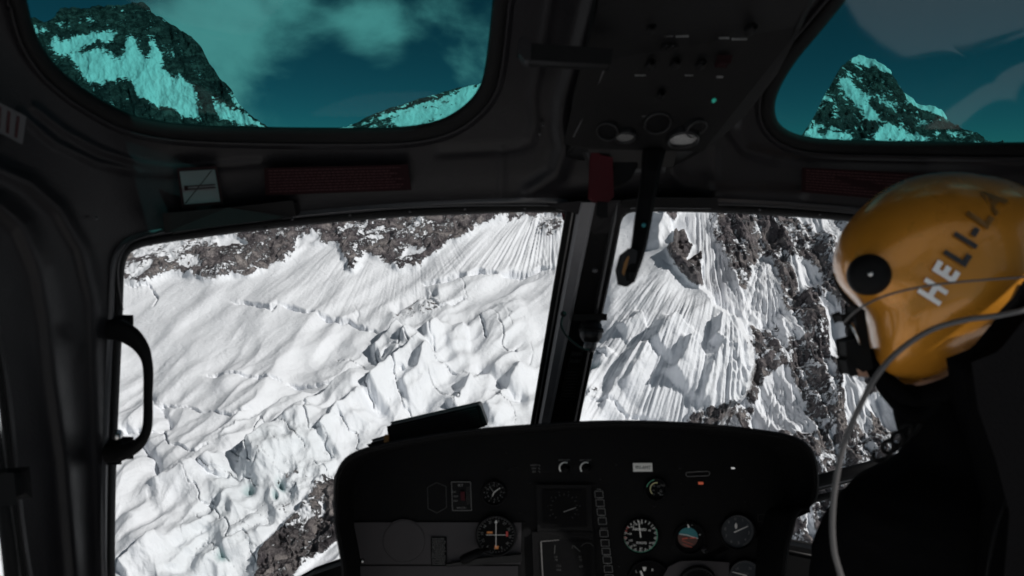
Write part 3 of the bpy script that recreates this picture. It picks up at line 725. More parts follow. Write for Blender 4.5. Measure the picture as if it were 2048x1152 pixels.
# ---- magnetic compass on the post
comp = root('compass', at(1182, 640, 1.45), 'small black magnetic compass clamped to the centre post with its cable', 'compass')
dC = float(post_d(660.))-.055
mb = MB(); Vv, Ff = slab([(1148, 630), (1212, 630), (1212, 639), (1148, 640)], dC, .045); mb.add(Vv, Ff)
Vv, Ff = slab([(1162, 636), (1200, 636), (1196, 650), (1166, 650)], dC+.005, .05); mb.add(Vv, Ff); bevel(mb.build('bracket', M['black'], comp), .002)
c3 = C3(1182, 662, dC+.012)
Vv, Ff = revolve(c3, (.05, .12, 1), [(0, .022), (.014, .021), (.021, .014), (.0235, .002), (.023, -.010), (.018, -.020), (.012, -.024), (0, -.024)], 28); mesh('housing', Vv, Ff, M['satin'], comp)
Vv, Ff = revolve(c3, (.05, .12, 1), [(.0238, .006), (.0255, .004), (.0255, -.001), (.0238, -.003)], 28); mesh('clamp_ring', Vv, Ff, M['black'], comp)
Vv, Ff = revolve(C3(1180, 690, dC+.008), (-.25, .1, -1), [(.010, -.012), (.013, -.004), (.013, .006), (.009, .012), (0, .013)], 20); mesh('lamp_holder', Vv, Ff, M['grey'], comp)
cl = spline([(1127, 628, 1.50), (1122, 648, 1.49), (1130, 668, 1.47), (1148, 686, 1.45), (1166, 698, 1.44), (1178, 700, 1.44)], 8)
Vv, Ff = tube(at(cl[:, 0], cl[:, 1], cl[:, 2]), .0022, 8); mesh('cable', Vv, Ff, M['rubber'], comp)
Vv, Ff = revolve(C3(1127, 628, 1.50), (0, -1, 0), [(0, .006), (.005, .005), (.006, 0)], 12); mesh('cable_clip', Vv, Ff, M['black'], comp)

# ---- grab handle on the left pillar
gh = root('grab_handle', at(235, 780, 1.3), 'black curved grab handle on the left windscreen pillar', 'grab handle')
pth = spline([(205, 655), (236, 660), (264, 674), (286, 700), (296, 735), (296, 790), (295, 850), (284, 880), (262, 897), (236, 906), (205, 906)], 6)
sc = np.interp(np.arange(len(pth))/(len(pth)-1), [0, .2, .36, .5, .68, .82, 1], [24, 19, 10.5, 9, 10, 16, 20])
dh = float(shell_d(232, 780))-.03
Vv, Ff = tube(at(pth[:, 0], pth[:, 1], dh), sc/F*dh, 14, .7); mesh('grip', Vv, Ff, M['black'], gh)
for yy in (655, 906):
    Vv, Ff = slab([(200, yy-17), (236, yy-16), (236, yy+16), (200, yy+17)], dh+.004, .04); bevel(mesh('mount', Vv, Ff, M['black'], gh, False), .006)
Vv, Ff = revolve(C3(233, 872, dh-.012), (.3, -1, 0), [(0, .008), (.005, .007), (.007, .002), (.008, -.014)], 16); mesh('fitting', Vv, Ff, M['chrome'], gh)

# ---- left door inner rail seen against the door window
dr = root('door_rail', at(0, 900, 1.0), 'black rail and latch of the left door at the picture edge', 'door rail')
ln = spline([(-30, 760, .93), (-16, 850, .93), (-4, 930, .93), (6, 1010, .93), (18, 1100, .93), (28, 1200, .93)], 6)
Vv, Ff = tube(at(ln[:, 0], ln[:, 1], ln[:, 2]), .0085, 10, .7); mesh('rail', Vv, Ff, M['black'], dr)
Vv, Ff = slab([(-40, 958), (20, 954), (24, 1002), (-40, 1008)], .92, .03); bevel(mesh('latch', Vv, Ff, M['black'], dr, False), .005)

# ---- overhead console
con = root('overhead_console', at(1330, 120, 1.2), 'black overhead switch console tapering down to the header', 'console')
def con_d(px, py):  # underside slopes down towards the windscreen
    return .95+.22*(np.asarray(py, float)/280.)
def conslab(name, poly, material, off=0., th=.05, bev=.004, parent=con):
    P = np.asarray(poly, float); Vv, Ff = slab(P, con_d(P[:, 0], P[:, 1])+off, th); o = mesh(name, Vv, Ff, material, parent, False)
    return bevel(o, bev) if bev else o
conslab('housing', [(1250, -160), (1228, -60), (1214, 20), (1183, 130), (1145, 280), (1180, 286), (1400, 292), (1440, 262), (1480, 226), (1540, 150), (1590, 60), (1640, -60), (1660, -160)], M['black'], 0, .16, .012)
e1 = spline([(1221, 104), (1200, 160), (1172, 222), (1147, 274)], 5)
Vv, Ff = tube(at(e1[:, 0], e1[:, 1], con_d(e1[:, 0], e1[:, 1])-.0015), .0010, 8); mesh('edge_highlight', Vv, Ff, M['grey'], con)  # highlight along the console edge painted as a light grey line
conslab('nose', [(1182, 282), (1345, 290), (1338, 326), (1290, 330), (1230, 330), (1195, 322)], M['satin'], .01, .07, .008)
# eyeball lamps / vents at the front edge
def lens(px, py, r, tilt, face, nm='eyeball_lamp', lab=None):
    c = C3(px, py, float(con_d(px, py))-.006); s_ = r/F*1.17
    o_ = revolve(c, tilt, [(s_*1.1, -.03), (s_*1.15, 0), (s_*1.08, .004), (s_*.96, .003), (s_*.92, -.001)], 32); o = mesh(nm, *o_, M['satin'], con)
    if lab: o['label'] = lab
    mesh('lens', *revolve(c, tilt, [(s_*.92, .000), (s_*.5, .001), (0, .0015)], 32), face, o)
    if face is M['lens']:
        mb = MB(); ax = np.array(tilt, float); ax /= np.linalg.norm(ax)
        for k in range(-5, 6):
            xx = k*s_*.16; hh = math.sqrt(max(0, (s_*.88)**2-xx**2))
            a_ = np.cross(ax, [0, .03, 1.]); a_ /= np.linalg.norm(a_); b_ = np.cross(ax, a_)
            q = [c+ax*.002+a_*(xx-.0006+sh*.25)+b_*sh for sh in (-hh, hh)]+[c+ax*.002+a_*(xx+.0006+sh*.25)+b_*sh for sh in (hh, -hh)]
            mb.add(H(q), [[0, 1, 2, 3]])
        mb.build('lens_lines', M['satin'], o)
    return o
lens(1250, 274, 19, (0, -.34, -1), M['lens']); lens(1366, 279, 28, (0, -.34, -1), M['lens'])
lens(1315, 246, 24, (0, -.8, -1), M['dial']); lens(1215, 262, 20, (-.3, -.8, -1), M['dial']); lens(1392, 256, 20, (.4, -.6, -1), M['dial'])
for px, py, m_, r_ in ((1428, 200, 'ledg', .0028), (1388, 268, 'ledg', .0022)):
    mesh('indicator_lamp', *revolve(C3(px, py, float(con_d(px, py))-.004), (0, -1, 0), [(0, .003), (r_, .002), (r_*1.1, -.004)], 12), M[m_], con)
b_ = MB(); Vv, Ff = slab([(1437, 113), (1462, 113), (1459, 124), (1441, 124)], 1.03, .02); b_.add(Vv, Ff); bevel(b_.build('guarded_switch', M['darkred'], con), .002)
def console_knob(px, py, r=.009):
    c = C3(px, py, float(con_d(px, py)))
    return mesh('knob', *revolve(c, (0, -1, -.1), [(r*.55, .018), (r*.8, .017), (r*.9, .004), (r*1.2, .002), (r*1.2, -.004)], 16), M['black'], con)
for px, py in ((1300, 130), (1350, 128), (1400, 130), (1300, 60), (1320, 190), (1500, 60), (1350, 0)): console_knob(px, py, .006)
for px, py, w_ in ((1405, 124, 11), (1440, 153, 13), (1288, 231, 8)):
    Vv, Ff = slab([(px-w_/2, py-2), (px+w_/2, py-2), (px+w_/2, py+2), (px-w_/2, py+2)], float(con_d(px, py))-.003, .004); mesh('switch', Vv, Ff, M['trim'], con, False)
for k in range(3):
    Vv, Ff = slab([(1325+k*12, 90), (1333+k*12, 89), (1333+k*12, 94), (1325+k*12, 95)], float(con_d(1340, 90))-.008, .01); mesh('switch', Vv, Ff, M['panel'], con, False)

rnd = random.Random(4); mb = MB()
for (xa, xb, yy) in ((1322, 1346, 71), (1352, 1378, 72), (1438, 1458, 76), (1464, 1490, 78), (1330, 1352, 92), (1270, 1290, 150), (1370, 1384, 150)):
    x = xa
    while x < xb:
        w_ = rnd.uniform(2, 5); d_ = float(con_d(x, yy))-.002; mb.add(*slab([(x, yy-1.6), (x+w_, yy-1.6), (x+w_, yy+1.6), (x, yy+1.6)], d_, .001)); x += w_+1.4
mb.build('caption_print', M['dimwhite'], con)
# ---- grip bar reaching left of the console
gb = root('grip_bar', at(1120, 105, 1.13), 'stubby black bar with grey square end left of the overhead console', 'bar')
Vv, Ff = slab([(1058, 89), (1222, 100), (1219, 126), (1056, 117)], .97, .028); bevel(mesh('bar', Vv, Ff, M['black'], gb, False), .002)
Vv, Ff = slab([(1040, 80), (1046, 76), (1060, 88), (1058, 118), (1050, 116), (1038, 102)], .967, .03); bevel(mesh('end_cap', Vv, Ff, M['lining'], gb, False), .002)

# ---- red fuel shut-off lever
fl = root('red_lever', at(1205, 300, 1.25), 'dark red emergency lever hanging below the overhead console', 'lever')
Vv, Ff = slab([(1186, 300), (1192, 296), (1197, 312), (1222, 318), (1224, 392), (1216, 400), (1190, 399), (1182, 392)], 1.20, .022); bevel(mesh('handle', Vv, Ff, M['red'], fl, False), .003)
Vv, Ff = slab([(1200, 396), (1212, 396), (1213, 432), (1204, 434), (1196, 428)], 1.205, .012); bevel(mesh('shaft', Vv, Ff, M['black'], fl, False), .002)
Vv, Ff = slab([(1196, 286), (1260, 290), (1268, 330), (1256, 352), (1232, 364), (1224, 330), (1198, 318)], 1.215, .04); bevel(mesh('pivot_block', Vv, Ff, M['black'], fl, False), .006)

# ---- long black rotor-brake lever
lv = root('hanging_lever', at(1300, 310, 1.18), 'long black hanging lever with an orange marked paddle end', 'lever')
rings = []
for px, py, hw, dep in ((1308, 300, 22, 1.19), (1302, 340, 18, 1.17), (1292, 400, 16, 1.15), (1286, 440, 16, 1.14), (1278, 490, 14, 1.12), (1271, 515, 14, 1.11), (1262, 545, 12, 1.10), (1260, 562, 8, 1.10)):
    t_ = hw/F*dep; c = C3(px, py, dep)
    rings.append(H([c+np.array(v) for v in ((-t_, -.006, .002), (-t_*.6, -.011, 0), (t_*.6, -.011, 0), (t_, -.006, -.002), (t_, .008, 0), (-t_, .008, 0))]))
mesh('arm', *loft(rings, True, True), M['black'], lv, False)
Vv, Ff = slab([(1262, 500), (1270, 505), (1264, 562), (1254, 569), (1243, 566), (1239, 540), (1247, 512)], 1.095, .022); bevel(mesh('paddle', Vv, Ff, M['satin'], lv, False), .003)
Vv, Ff = slab([(1256, 512), (1259, 514), (1248, 552), (1244, 545), (1249, 524)], 1.0935, .002); mesh('orange_mark', Vv, Ff, mat('orange_mark', (.22, .10, .02), .5), lv, False)
Vv, Ff = slab([(1263, 540), (1268, 530), (1263, 560), (1257, 564)], 1.0935, .002); mesh('wear_mark', Vv, Ff, M['grey'], lv, False)
mesh('green_dot', *revolve(C3(1288, 450, 1.117), (0, -1, 0), [(0, .002), (.0028, .001), (.003, -.004)], 12), M['teal'], lv)
# ---------------------------------------------------------------- instrument panel
PD = 1.58; PS = PD/F
ip = root('instrument_panel', C3(1150, 1150, 1.60) @ np.array([[1, 0, 0], [0, cp, -sp], [0, sp, cp]]), 'wide black instrument panel with round dials under an arched hood', 'instrument panel')
OUT = [(684, 1300), (683, 1150), (676, 1095), (668, 1050), (667, 975), (674, 940), (692, 914), (722, 898), (760, 888), (850, 871), (960, 856), (1080, 847), (1190, 841), (1300, 841), (1400, 846), (1500, 856), (1570, 867), (1608, 882), (1628, 906), (1637, 940), (1637, 985), (1628, 1008), (1610, 1018), (1597, 1028), (1588, 1060), (1578, 1100), (1572, 1160), (1570, 1300)]
ol = resample(spline(OUT, 6), 150, False)
tn = np.gradient(ol, axis=0); nn = np.stack([tn[:, 1], -tn[:, 0]], 1); nn /= np.linalg.norm(nn, axis=1)[:, None]
cdir = np.array([1150, 1250])-ol
sg = np.sign(np.sum(nn*cdir, 1))[:, None]; nn = nn*sg   # pointing inwards
def prof(off, d): q = ol+nn*off; return at(q[:, 0], q[:, 1], d)
# depth offsets: hood lip nearest, wall back to the panel face, outer skin back to the nose
lip0 = C3(ol[:, 0], ol[:, 1], 1.39)
outer = H(lip0+np.array([0, .45, 0])+np.stack([np.sign(ol[:, 0]-1150)*.05, 0*ol[:, 0], 0*ol[:, 0]], 1)*0)
outer2 = H(lip0*np.array([1, 1, 1])+np.array([0, .45, -.12]))
rings = [outer2, prof(1, 1.41), prof(0, 1.395), prof(2, 1.390), prof(5, 1.388), prof(9, 1.390), prof(12, 1.396), prof(14, PD+.006)]
mesh('hood', *loft(rings, False), M['vinyl'], ip)
mesh('hood_highlight', *tube(prof(3.2, 1.3873), .0008, 8), M['lining'], ip)  # thin highlight along the hood lip, laid on in a lighter tone
fc = ol+nn*10; cen = np.array([1150., 1240.])
fv = C3(fc[:, 0], fc[:, 1], PD); n_ = len(fv)
Vv = H(np.vstack([fv, C3(cen[0], cen[1], PD)[None]])); mesh('panel_face', Vv, [[i, i+1, n_] for i in range(n_-1)], M['panel'], ip, False)

# --- drawing tools on the panel plane
_txt = {}
def text2d(s, bold=False):
    cu = bpy.data.curves.new('t', 'FONT'); cu.body = s; cu.align_x = 'CENTER'; cu.align_y = 'CENTER'; cu.resolution_u = 3
    if bold: cu.offset = .02 if bold is True else bold
    ob = bpy.data.objects.new('t', cu); me = bpy.data.meshes.new_from_object(ob)
    v = np.array([tuple(q.co) for q in me.vertices]).reshape(-1, 3)[:, :2]; f = [list(p.vertices) for p in me.polygons]
    bpy.data.objects.remove(ob); bpy.data.meshes.remove(me); bpy.data.curves.remove(cu)
    return v, f
class Ink:
    """flat printed marks on the plane at depth d, drawn in photo pixels"""
    def __init__(s, d): s.mb = MB(); s.d = d
    def poly(s, pts):
        P = np.asarray(pts, float); s.mb.add(at(P[:, 0], P[:, 1], s.d), [list(range(len(P)))]); return s
    def line(s, a, b, w=1.0, w2=None):
        a = np.array(a, float); b = np.array(b, float); t = b-a; t /= np.linalg.norm(t)+1e-9; n = np.array([-t[1], t[0]]); w2 = w if w2 is None else w2
        return s.poly([a+n*w/2, b+n*w2/2, b-n*w2/2, a-n*w/2])
    def arc(s, c, r, a0, a1, w=1.2, n=40, sq=1.0):
        th = np.radians(np.linspace(a0, a1, n))
        for i in range(n-1):
            p = [(c[0]+q*math.sin(t)*sq, c[1]-q*math.cos(t)) for t, q in ((th[i], r+w/2), (th[i+1], r+w/2), (th[i+1], r-w/2), (th[i], r-w/2))]
            s.poly(p)
        return s
    def ticks(s, c, r0, r1, angs, w=1.0):
        for a in angs:
            t = math.radians(a); s.line((c[0]+r0*math.sin(t), c[1]-r0*math.cos(t)), (c[0]+r1*math.sin(t), c[1]-r1*math.cos(t)), w)
        return s
    def text(s, st, x, y, size, ang=0, bold=False, sx=1.0):
        v, f = text2d(st, bold); a = math.radians(ang); v = v*size*np.array([sx, 1])
        P = np.stack([x+v[:, 0]*math.cos(a)-v[:, 1]*math.sin(a)*-1*1.0*0-v[:, 1]*math.sin(-a), y+v[:, 0]*math.sin(a)-v[:, 1]*math.cos(a)], 1)
        s.mb.add(at(P[:, 0], P[:, 1], s.d), f); return s
    def rect(s, x0, y0, x1, y1, w=1.0, sh=0.):
        p = [(x0, y0), (x1, y0), (x1+sh, y1), (x0+sh, y1)]
        for i in range(4): s.line(p[i], p[(i+1) % 4], w)
        return s
    def build(s, name, m_, parent): return s.mb.build(name, m_, parent)
def gauge(name, c, r, lab, face='dial', bez=3.0, bezm='black', off=0.):
    cc = C3(c[0], c[1], PD-off); r_ = r*PS
    g = mesh(name, *revolve(cc, (0, -1, 0), [(r_+bez*PS, -.004), (r_+bez*PS, .006), (r_+bez*.5*PS, .009), (r_, .007), (r_, .002)], 48), M[bezm], ip); g['label'] = lab
    mesh('dial', *revolve(cc, (0, -1, 0), [(r_, .0022), (r_*.5, .0023), (0, .0024)], 48), M[face], g)
    return g, PD-off-.0030
def needle(g, d, c, ang, L, w=2.4, m_='white', tail=0.):
    t = math.radians(ang); k = Ink(d-.0022)
    k.line((c[0]-tail*math.sin(t), c[1]+tail*math.cos(t)), (c[0]+L*math.sin(t), c[1]-L*math.cos(t)), w, w*.6)
    return k.build('needle', M[m_], g)
# clock
c = (988, 985); g, d = gauge('clock', c, 22, 'small round clock with white figures')
k = Ink(d).ticks(c, 18, 21, range(0, 360, 30), 1.1)
for i in range(1, 13): t = math.radians(i*30-4); k.text(str(i), c[0]+14*math.sin(t), c[1]-14*math.cos(t), 5.2)
k.build('markings', M['dimwhite'], g); needle(g, d, c, 52, 15, 1.6, 'white'); needle(g, d, c, -38, 14, 1.3, 'dimwhite'); needle(g, d, c, 205, 9, 1.6, 'white')
# course indicator
c = (992, 1070); g, d = gauge('course_indicator', c, 37, 'round course indicator with cross needles, bottom left of the dials', 'dial', 4, 'satin', .006)
k = Ink(d).ticks(c, 33, 36, range(0, 360, 10), .8)
for i, s in enumerate(['24', '27', '30', '33', 'N', '3', '6', '9', '12', '15', '18', '21']):
    t = math.radians(i*30+6); k.text(s, c[0]+28*math.sin(t), c[1]-28*math.cos(t), 7.2, i*30+6)
k.ticks(c, 0, 0, []); k.build('markings', M['dimwhite'], g)
k = Ink(d-.0008); k.line((992, 1044), (992, 1094), 1.3); k.line((972, 1070), (1012, 1070), .9); k.poly([(992, 1040), (995, 1046), (989, 1046)])
k.build('cross_needles', M['white'], g)
Ink(d-.0006).poly([(974, 1063), (985, 1063), (985, 1067), (974, 1067)]).build('orange_flag', M['orange'], g)
Ink(d-.0006).poly([(989, 1091), (998, 1092), (996, 1098), (990, 1098)]).build('orange_flag', M['orange'], g)
Ink(d-.0006).poly([(1012, 1063), (1016, 1063), (1016, 1073), (1012, 1073)]).build('red_flag', M['redm'], g)
rg = Ink(d-.0001); rg.arc(c, 38, 190, 285, 2.6, 30); rg.build('rim_glint', M['trim'], g)  # glint of sun on the rim, painted as a pale arc
mesh('selector_knob', *tube(H([C3(975, 1098, 1.56), C3(963, 1102, 1.548), C3(958, 1104, 1.545), C3(930, 1118, 1.535), C3(922, 1122, 1.533)]), [.004, .004, .008, .010, .007], 14), M['black'], g)
# faint central gauge on a screen unit
def box_on_panel(name, x0, y0, x1, y1, th, m_, sh=0., lab=None, bev=.002):
    Vv, Ff = slab([(x0, y0), (x1, y0), (x1+sh, y1), (x0+sh, y1)], PD-th, th+.002); o = bevel(mesh(name, Vv, Ff, m_, ip, False), bev)
    if lab: o['label'] = lab
    return o
sc1 = box_on_panel('display_unit', 1074, 972, 1180, 1062, .008, M['black'], 3, 'dark upper display with a dim dial')
Ink(PD-.0105).poly([(1084, 980), (1172, 980), (1174, 1054), (1086, 1054)]).build('screen', M['dial'], sc1)
k = Ink(PD-.0115); c = (1128, 1015); k.ticks(c, 24, 28, range(-140, 141, 20), 1.0); k.line((1127, 1024), (1152, 1015), 1.8)
for i in range(8): t = math.radians(-120+i*34); k.text(str(i), c[0]+32*math.sin(t), c[1]-32*math.cos(t), 5)
k.build('markings', M['faint'], sc1)
Ink(PD-.012).line((1127, 1024), (1152, 1015), 1.5).build('needle', M['dimwhite'], sc1)
sc2 = box_on_panel('display_unit', 1066, 1066, 1186, 1220, .010, M['panel'], 5, 'lower display with a pale left edge')
Ink(PD-.0125).poly([(1084, 1082), (1180, 1082), (1186, 1210), (1091, 1210)]).build('screen', M['dial'], sc2)
Ink(PD-.0130).line((1082, 1084), (1088, 1200), 2.2).line((1082, 1083), (1118, 1080), 1.2).build('bezel_edge', M['trim'], sc2)
k = Ink(PD-.0132); k.line((1110, 1090), (1109, 1107), 1.6).line((1147, 1091), (1160, 1103), 1.4).line((1146, 1091), (1144, 1097), 1.2)
k.text('IIIII', 1112, 1114, 5).text('78', 1112, 1120, 6).text('12.5', 1117, 1132, 6).text('IIIII', 1160, 1114, 5).text('43', 1161, 1120, 6).text('6.0', 1162, 1133, 6); k.arc((1175, 1100), 14, -60, 60, .8, 14)
k.text('18.6', 1117, 1140, 6); k.build('markings', M['faint'], sc2)
# button column
for i, (y, s) in enumerate([(980, 'OFF1'), (997, 'OFF2'), (1015, 'SCROLL'), (1033, 'MENU'), (1058, 'SELECT'), (1077, ''), (1094, ''), (1111, 'ENTER'), (1129, 'BRT'), (1147, '')]):
    x = 1190+(y-980)*.125
    b_ = box_on_panel('push_button', x, y+3, x+15, y+15, .005, M['black'], 1.5, None, .001)
    k = Ink(PD-.0072).rect(x-.5, y+2.5, x+15.5, y+15.5, .9, 1.2)
    if s: k.text(s, x+8, y-1, 4.2)
    k.build('button_outline', M['dimwhite'], b_)
# airspeed
c = (1281, 1071); g, d = gauge('airspeed_indicator', c, 34, 'airspeed indicator with green rim and white figures')
k = Ink(d).ticks(c, 27, 33, list(range(-55, 60, 15))+list(range(60, 300, 20)), 1.4).ticks(c, 29.5, 33, range(65, 300, 10), .9)
k.text('AIRSPEED', 1279, 1059, 6.6, 3, True).text('KNOTS', 1283, 1086, 6.2, 2, True)
for s, x, y in (('20', 1283, 1046), ('40', 1299, 1061), ('60', 1301, 1086), ('80', 1282, 1097), ('100', 1268, 1091), ('120', 1261, 1081), ('140', 1259, 1068), ('160', 1264, 1054), ('170', 1271, 1049)): k.text(s, x, y, 5.8)
k.build('markings', M['white'], g)
Ink(d-.0003).arc(c, 33.6, 66, 280, 1.5, 50).build('green_arc', M['green'], g)
Ink(d-.0004).ticks(c, 28, 34, (300, 288, 262), 1.8).build('red_marks', M['redm'], g)
needle(g, d, c, -7, 30, 2.6, 'white', 4)
# attitude
c = (1378, 1075); g, d = gauge('attitude_indicator', c, 29, 'attitude indicator with teal sky and red brown lines')
def disc_part(a0, a1, r, off, n=24):
    th = np.radians(np.linspace(a0, a1, n)); return [(c[0]+off[0]+r*math.sin(t), c[1]+off[1]-r*math.cos(t)) for t in th]
Ink(d).poly(disc_part(-72, 95, 20, (-2, 0))).build('sky_half', M['teal'], g)
Ink(d).poly(disc_part(95, 288, 20, (-2, 0))).build('ground_half', M['brown'], g)
Ink(d-.0005).line((1359, 1068), (1374, 1070), 1.3).line((1374, 1070), (1396, 1077), 1.3).poly([(1373, 1043), (1376, 1056), (1380, 1055)]).text('7', 1384, 1049, 6).line((1398, 1070), (1401, 1069), 1.2).build('markings', M['white'], g)
k = Ink(d-.0007).line((1364, 1078), (1376, 1076), 2.2).line((1380, 1076), (1392, 1076), 2.2); k.line((1364, 1081), (1386, 1089), .8).line((1366, 1088), (1384, 1095), .8); k.build('aircraft_symbol', mat('signal_red', (.75, .12, .07), .5), g)
mesh('setting_knob', *revolve(C3(1408, 1098, PD), (0, -1, 0), [(.003, .014), (.005, .013), (.006, .002)], 14), M['grey'], g)
# altimeter
c = (1474, 1062); g, d = gauge('altimeter', c, 33, 'slate faced altimeter with large white figures', 'dialblue')
k = Ink(d).ticks(c, 29, 32, range(-20, 160, 6), .8)
for i in range(10): t = math.radians(i*36-8); k.text(str(i), c[0]+24*math.sin(t), c[1]-24*math.cos(t), 8.6)
k.build('markings', M['dimwhite'], g); needle(g, d, (1470, 1064), 66, 28, 2.6, 'white', 2)
k = Ink(d-.003); th = np.linspace(0, 2*math.pi, 18); k.poly([(1472+2.6*math.cos(t), 1052+6*math.sin(t)) for t in th]); k.build('short_hand', M['white'], g)
# vertical speed
c = (1488, 1150); g, d = gauge('vertical_speed_indicator', c, 31, 'slate faced dial at the bottom edge, right of the panel', 'dialblue')
k = Ink(d).ticks(c, 25, 30, range(-90, 91, 9), .8).text('10', 1474, 1138, 7, -20).text('20', 1500, 1137, 7, 15).text('VERTICAL', 1488, 1147, 4.6); k.build('markings', M['dimwhite'], g); needle(g, d, c, -75, 24, 2, 'white', 6)
# torque gauge
c = (1311, 977); g, d = gauge('engine_gauge', c, 20, 'small engine gauge with green and yellow arcs under the registration plate')
Ink(d).arc(c, 17.5, -80, -8, 1.8, 20).arc((1313, 978), 12.5, -75, -40, 1.6, 12).build('green_arc', M['green'], g)
Ink(d-.0003).arc((1313, 978), 12.5, -140, 10, 2.0, 30).build('yellow_arc', M['yellow'], g)
k = Ink(d-.0002)
for s, x, y in (('100', 1307, 972), ('50', 1307, 981), ('0', 1308, 989), ('150', 1317, 973), ('TRQ', 1325, 971), ('PSI', 1322, 984), ('x10', 1323, 990), ('10', 1321, 981)): k.text(s, x, y, 4.4)
k.build('markings', M['dimwhite'], g); needle(g, d, (1316, 985), 130, 8, 1.6, 'dimwhite')
# turn indicator at bottom
c = (1296, 1160); g, d = gauge('turn_indicator', c, 40, 'half hidden turn indicator with L and R at the bottom edge')
Ink(d).text('L', 1273, 1143, 7).text('R', 1305, 1140, 7).poly([(1285, 1134), (1293, 1134), (1291, 1142), (1287, 1142)]).line((1281, 1142), (1288, 1160), 4).build('markings', M['white'], g)
# heading indicator ring at the bottom and a shroud shaped and toned as its sun patch
c = (1395, 1170); g, d = gauge('heading_indicator', c, 34, 'dark dial in a shroud painted sunlit grey at the bottom edge', 'dial', 5, 'satin', .012)
Ink(d).ticks(c, 28, 33, range(-60, 61, 12), .9).build('markings', M['faint'], g)
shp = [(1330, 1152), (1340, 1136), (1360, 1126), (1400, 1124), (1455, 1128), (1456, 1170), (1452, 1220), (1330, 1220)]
Vv, Ff = slab(shp, PD-.010, .012); bevel(mesh('sun_patch_shroud', Vv, Ff, M['sunlit_grey'], ip, False), .003)  # grey piece built in the shape of sunlight on the panel
# registration plate
pl = box_on_panel('registration_plate', 1266, 926.5, 1304, 943, .0025, M['white'], .8, 'white registration plate reading 9N-AMT', .0003)
Ink(PD-.0032).text('9N-AMT', 1286, 935.3, 9.4, 1, False, .92).build('lettering', M['dial'], pl)
# dimmer knobs with white arcs
for x, s in ((1130, 'INST LIGHT'), (1172, 'INST LIGHT')):
    kn = mesh('dimmer_knob', *revolve(C3(x, 936, PD), (0, -1, 0), [(0, .016), (.0075, .015), (.0085, .002), (.010, 0)], 20), M['black'], ip)
    Ink(PD-.002).arc((x, 936), 11, -130, 25, 3.0, 24).build('white_arc', M['white'], kn)
    Ink(PD-.002).text(s, x-1, 920.5, 4.6).build('caption', M['dimwhite'], kn)
k = Ink(PD-.001)
for i, s in enumerate(('NIGHT', 'DAY', 'SET')): k.text(s, 1068, 930.5+i*6.5, 4.6).line((1077, 929+i*6.5), (1080, 932+i*6.5), .8)
k.build('switch_caption', M['dimwhite'], ip)
# slot, lamps
k = Ink(PD-.001); k.line((1376, 944.5), (1415, 942.5), 1.1).line((1376, 953), (1415, 951.5), 1.1).arc((1376, 948.7), 4.2, 180, 360, 1.1, 12).arc((1415, 947), 4.4, 0, 180, 1.1, 12); k.build('slot_outline', M['dimwhite'], ip)
box_on_panel('warning_lamp', 1397, 964.5, 1406, 968.5, .003, M['ledr'], .3, None, .0004)
box_on_panel('warning_lamp', 1463, 935.3, 1469, 937.5, .003, M['ledw'], .3, None, .0004)
# hexagon outline and beacon switch
hx = [(873, 965), (892, 973), (893, 1015), (874, 1026), (856, 1017), (855, 975)]
k = Ink(PD-.001)
for i in range(6): k.line(hx[i], hx[(i+1) % 6], 1.1)
k.build('blanking_outline', M['faint'], ip)
el = box_on_panel('beacon_switch_plate', 903, 964, 941, 1022, .003, M['black'], 2, 'ELT beacon switch plate', .0005)
k = Ink(PD-.0042).rect(903, 964, 941, 1021, 1.0, 2).text('ELT', 921, 971, 6.5, 0, True).text('ON', 908, 984, 4.4).text('ARM', 911, 993, 4.4).text('TEST', 911, 1002, 4.4).text('BEACON', 923, 1016, 4.6); k.build('markings', M['dimwhite'], el)
for j in range(9): pass
Ink(PD-.0042).rect(934, 975, 938, 1008, .7).build('side_print', M['faint'], el)
Vv, Ff = slab([(921, 984), (929, 984), (930, 1001), (922, 1001)], PD-.009, .008); mesh('red_rocker', Vv, Ff, M['red'], el, False)
# lower left: sub panel, sun patch painted as lighter grey, with blank cover, screw, placard
sp_ = box_on_panel('sub_panel', 698, 1046, 1042, 1128, .004, M['sunlit_grey'], -2, 'grey lower left sub panel with a sun patch painted as lighter grey', .001)
sp2 = box_on_panel('sub_panel', 697, 1134, 1034, 1300, .006, M['sunlit_grey'], -2, 'grey shelf below the sub panel', .002)
cv = mesh('blank_cover', *revolve(C3(808, 1082, PD-.004), (0, -1, 0), [(43.5*PS, -.001), (43.5*PS, .0012), (42.3*PS, .0012), (42*PS, .0002), (40*PS, .0011), (0, .0011)], 56), M['sunlit_grey'], ip, False)
mesh('screw', *revolve(C3(724, 1122, PD-.004), (0, -1, 0), [(0, .004), (.003, .0035), (.0045, .001), (.0055, 0)], 16), M['chrome'], ip)
pp = box_on_panel('print_placard', 862, 1074, 893, 1132, .0062, M['dial'], 1, 'narrow dark placard of small print', .0004)
rnd = random.Random(9); k = Ink(PD-.0072)
for r_ in range(17):
    x = 864+rnd.random()
    while x < 889: w = rnd.uniform(1.2, 4); k.line((x, 1077+r_*3.2), (x+w, 1077+r_*3.2), 1.0); x += w+1.2
k.build('print', M['dimwhite'], pp)
Vv, Ff = slab([(960, 1118), (1042, 1110), (1043, 1122), (1036, 1124), (894, 1133), (894, 1130)], PD-.016, .016); bevel(mesh('ledge', Vv, Ff, M['satin'], ip, False), .001)
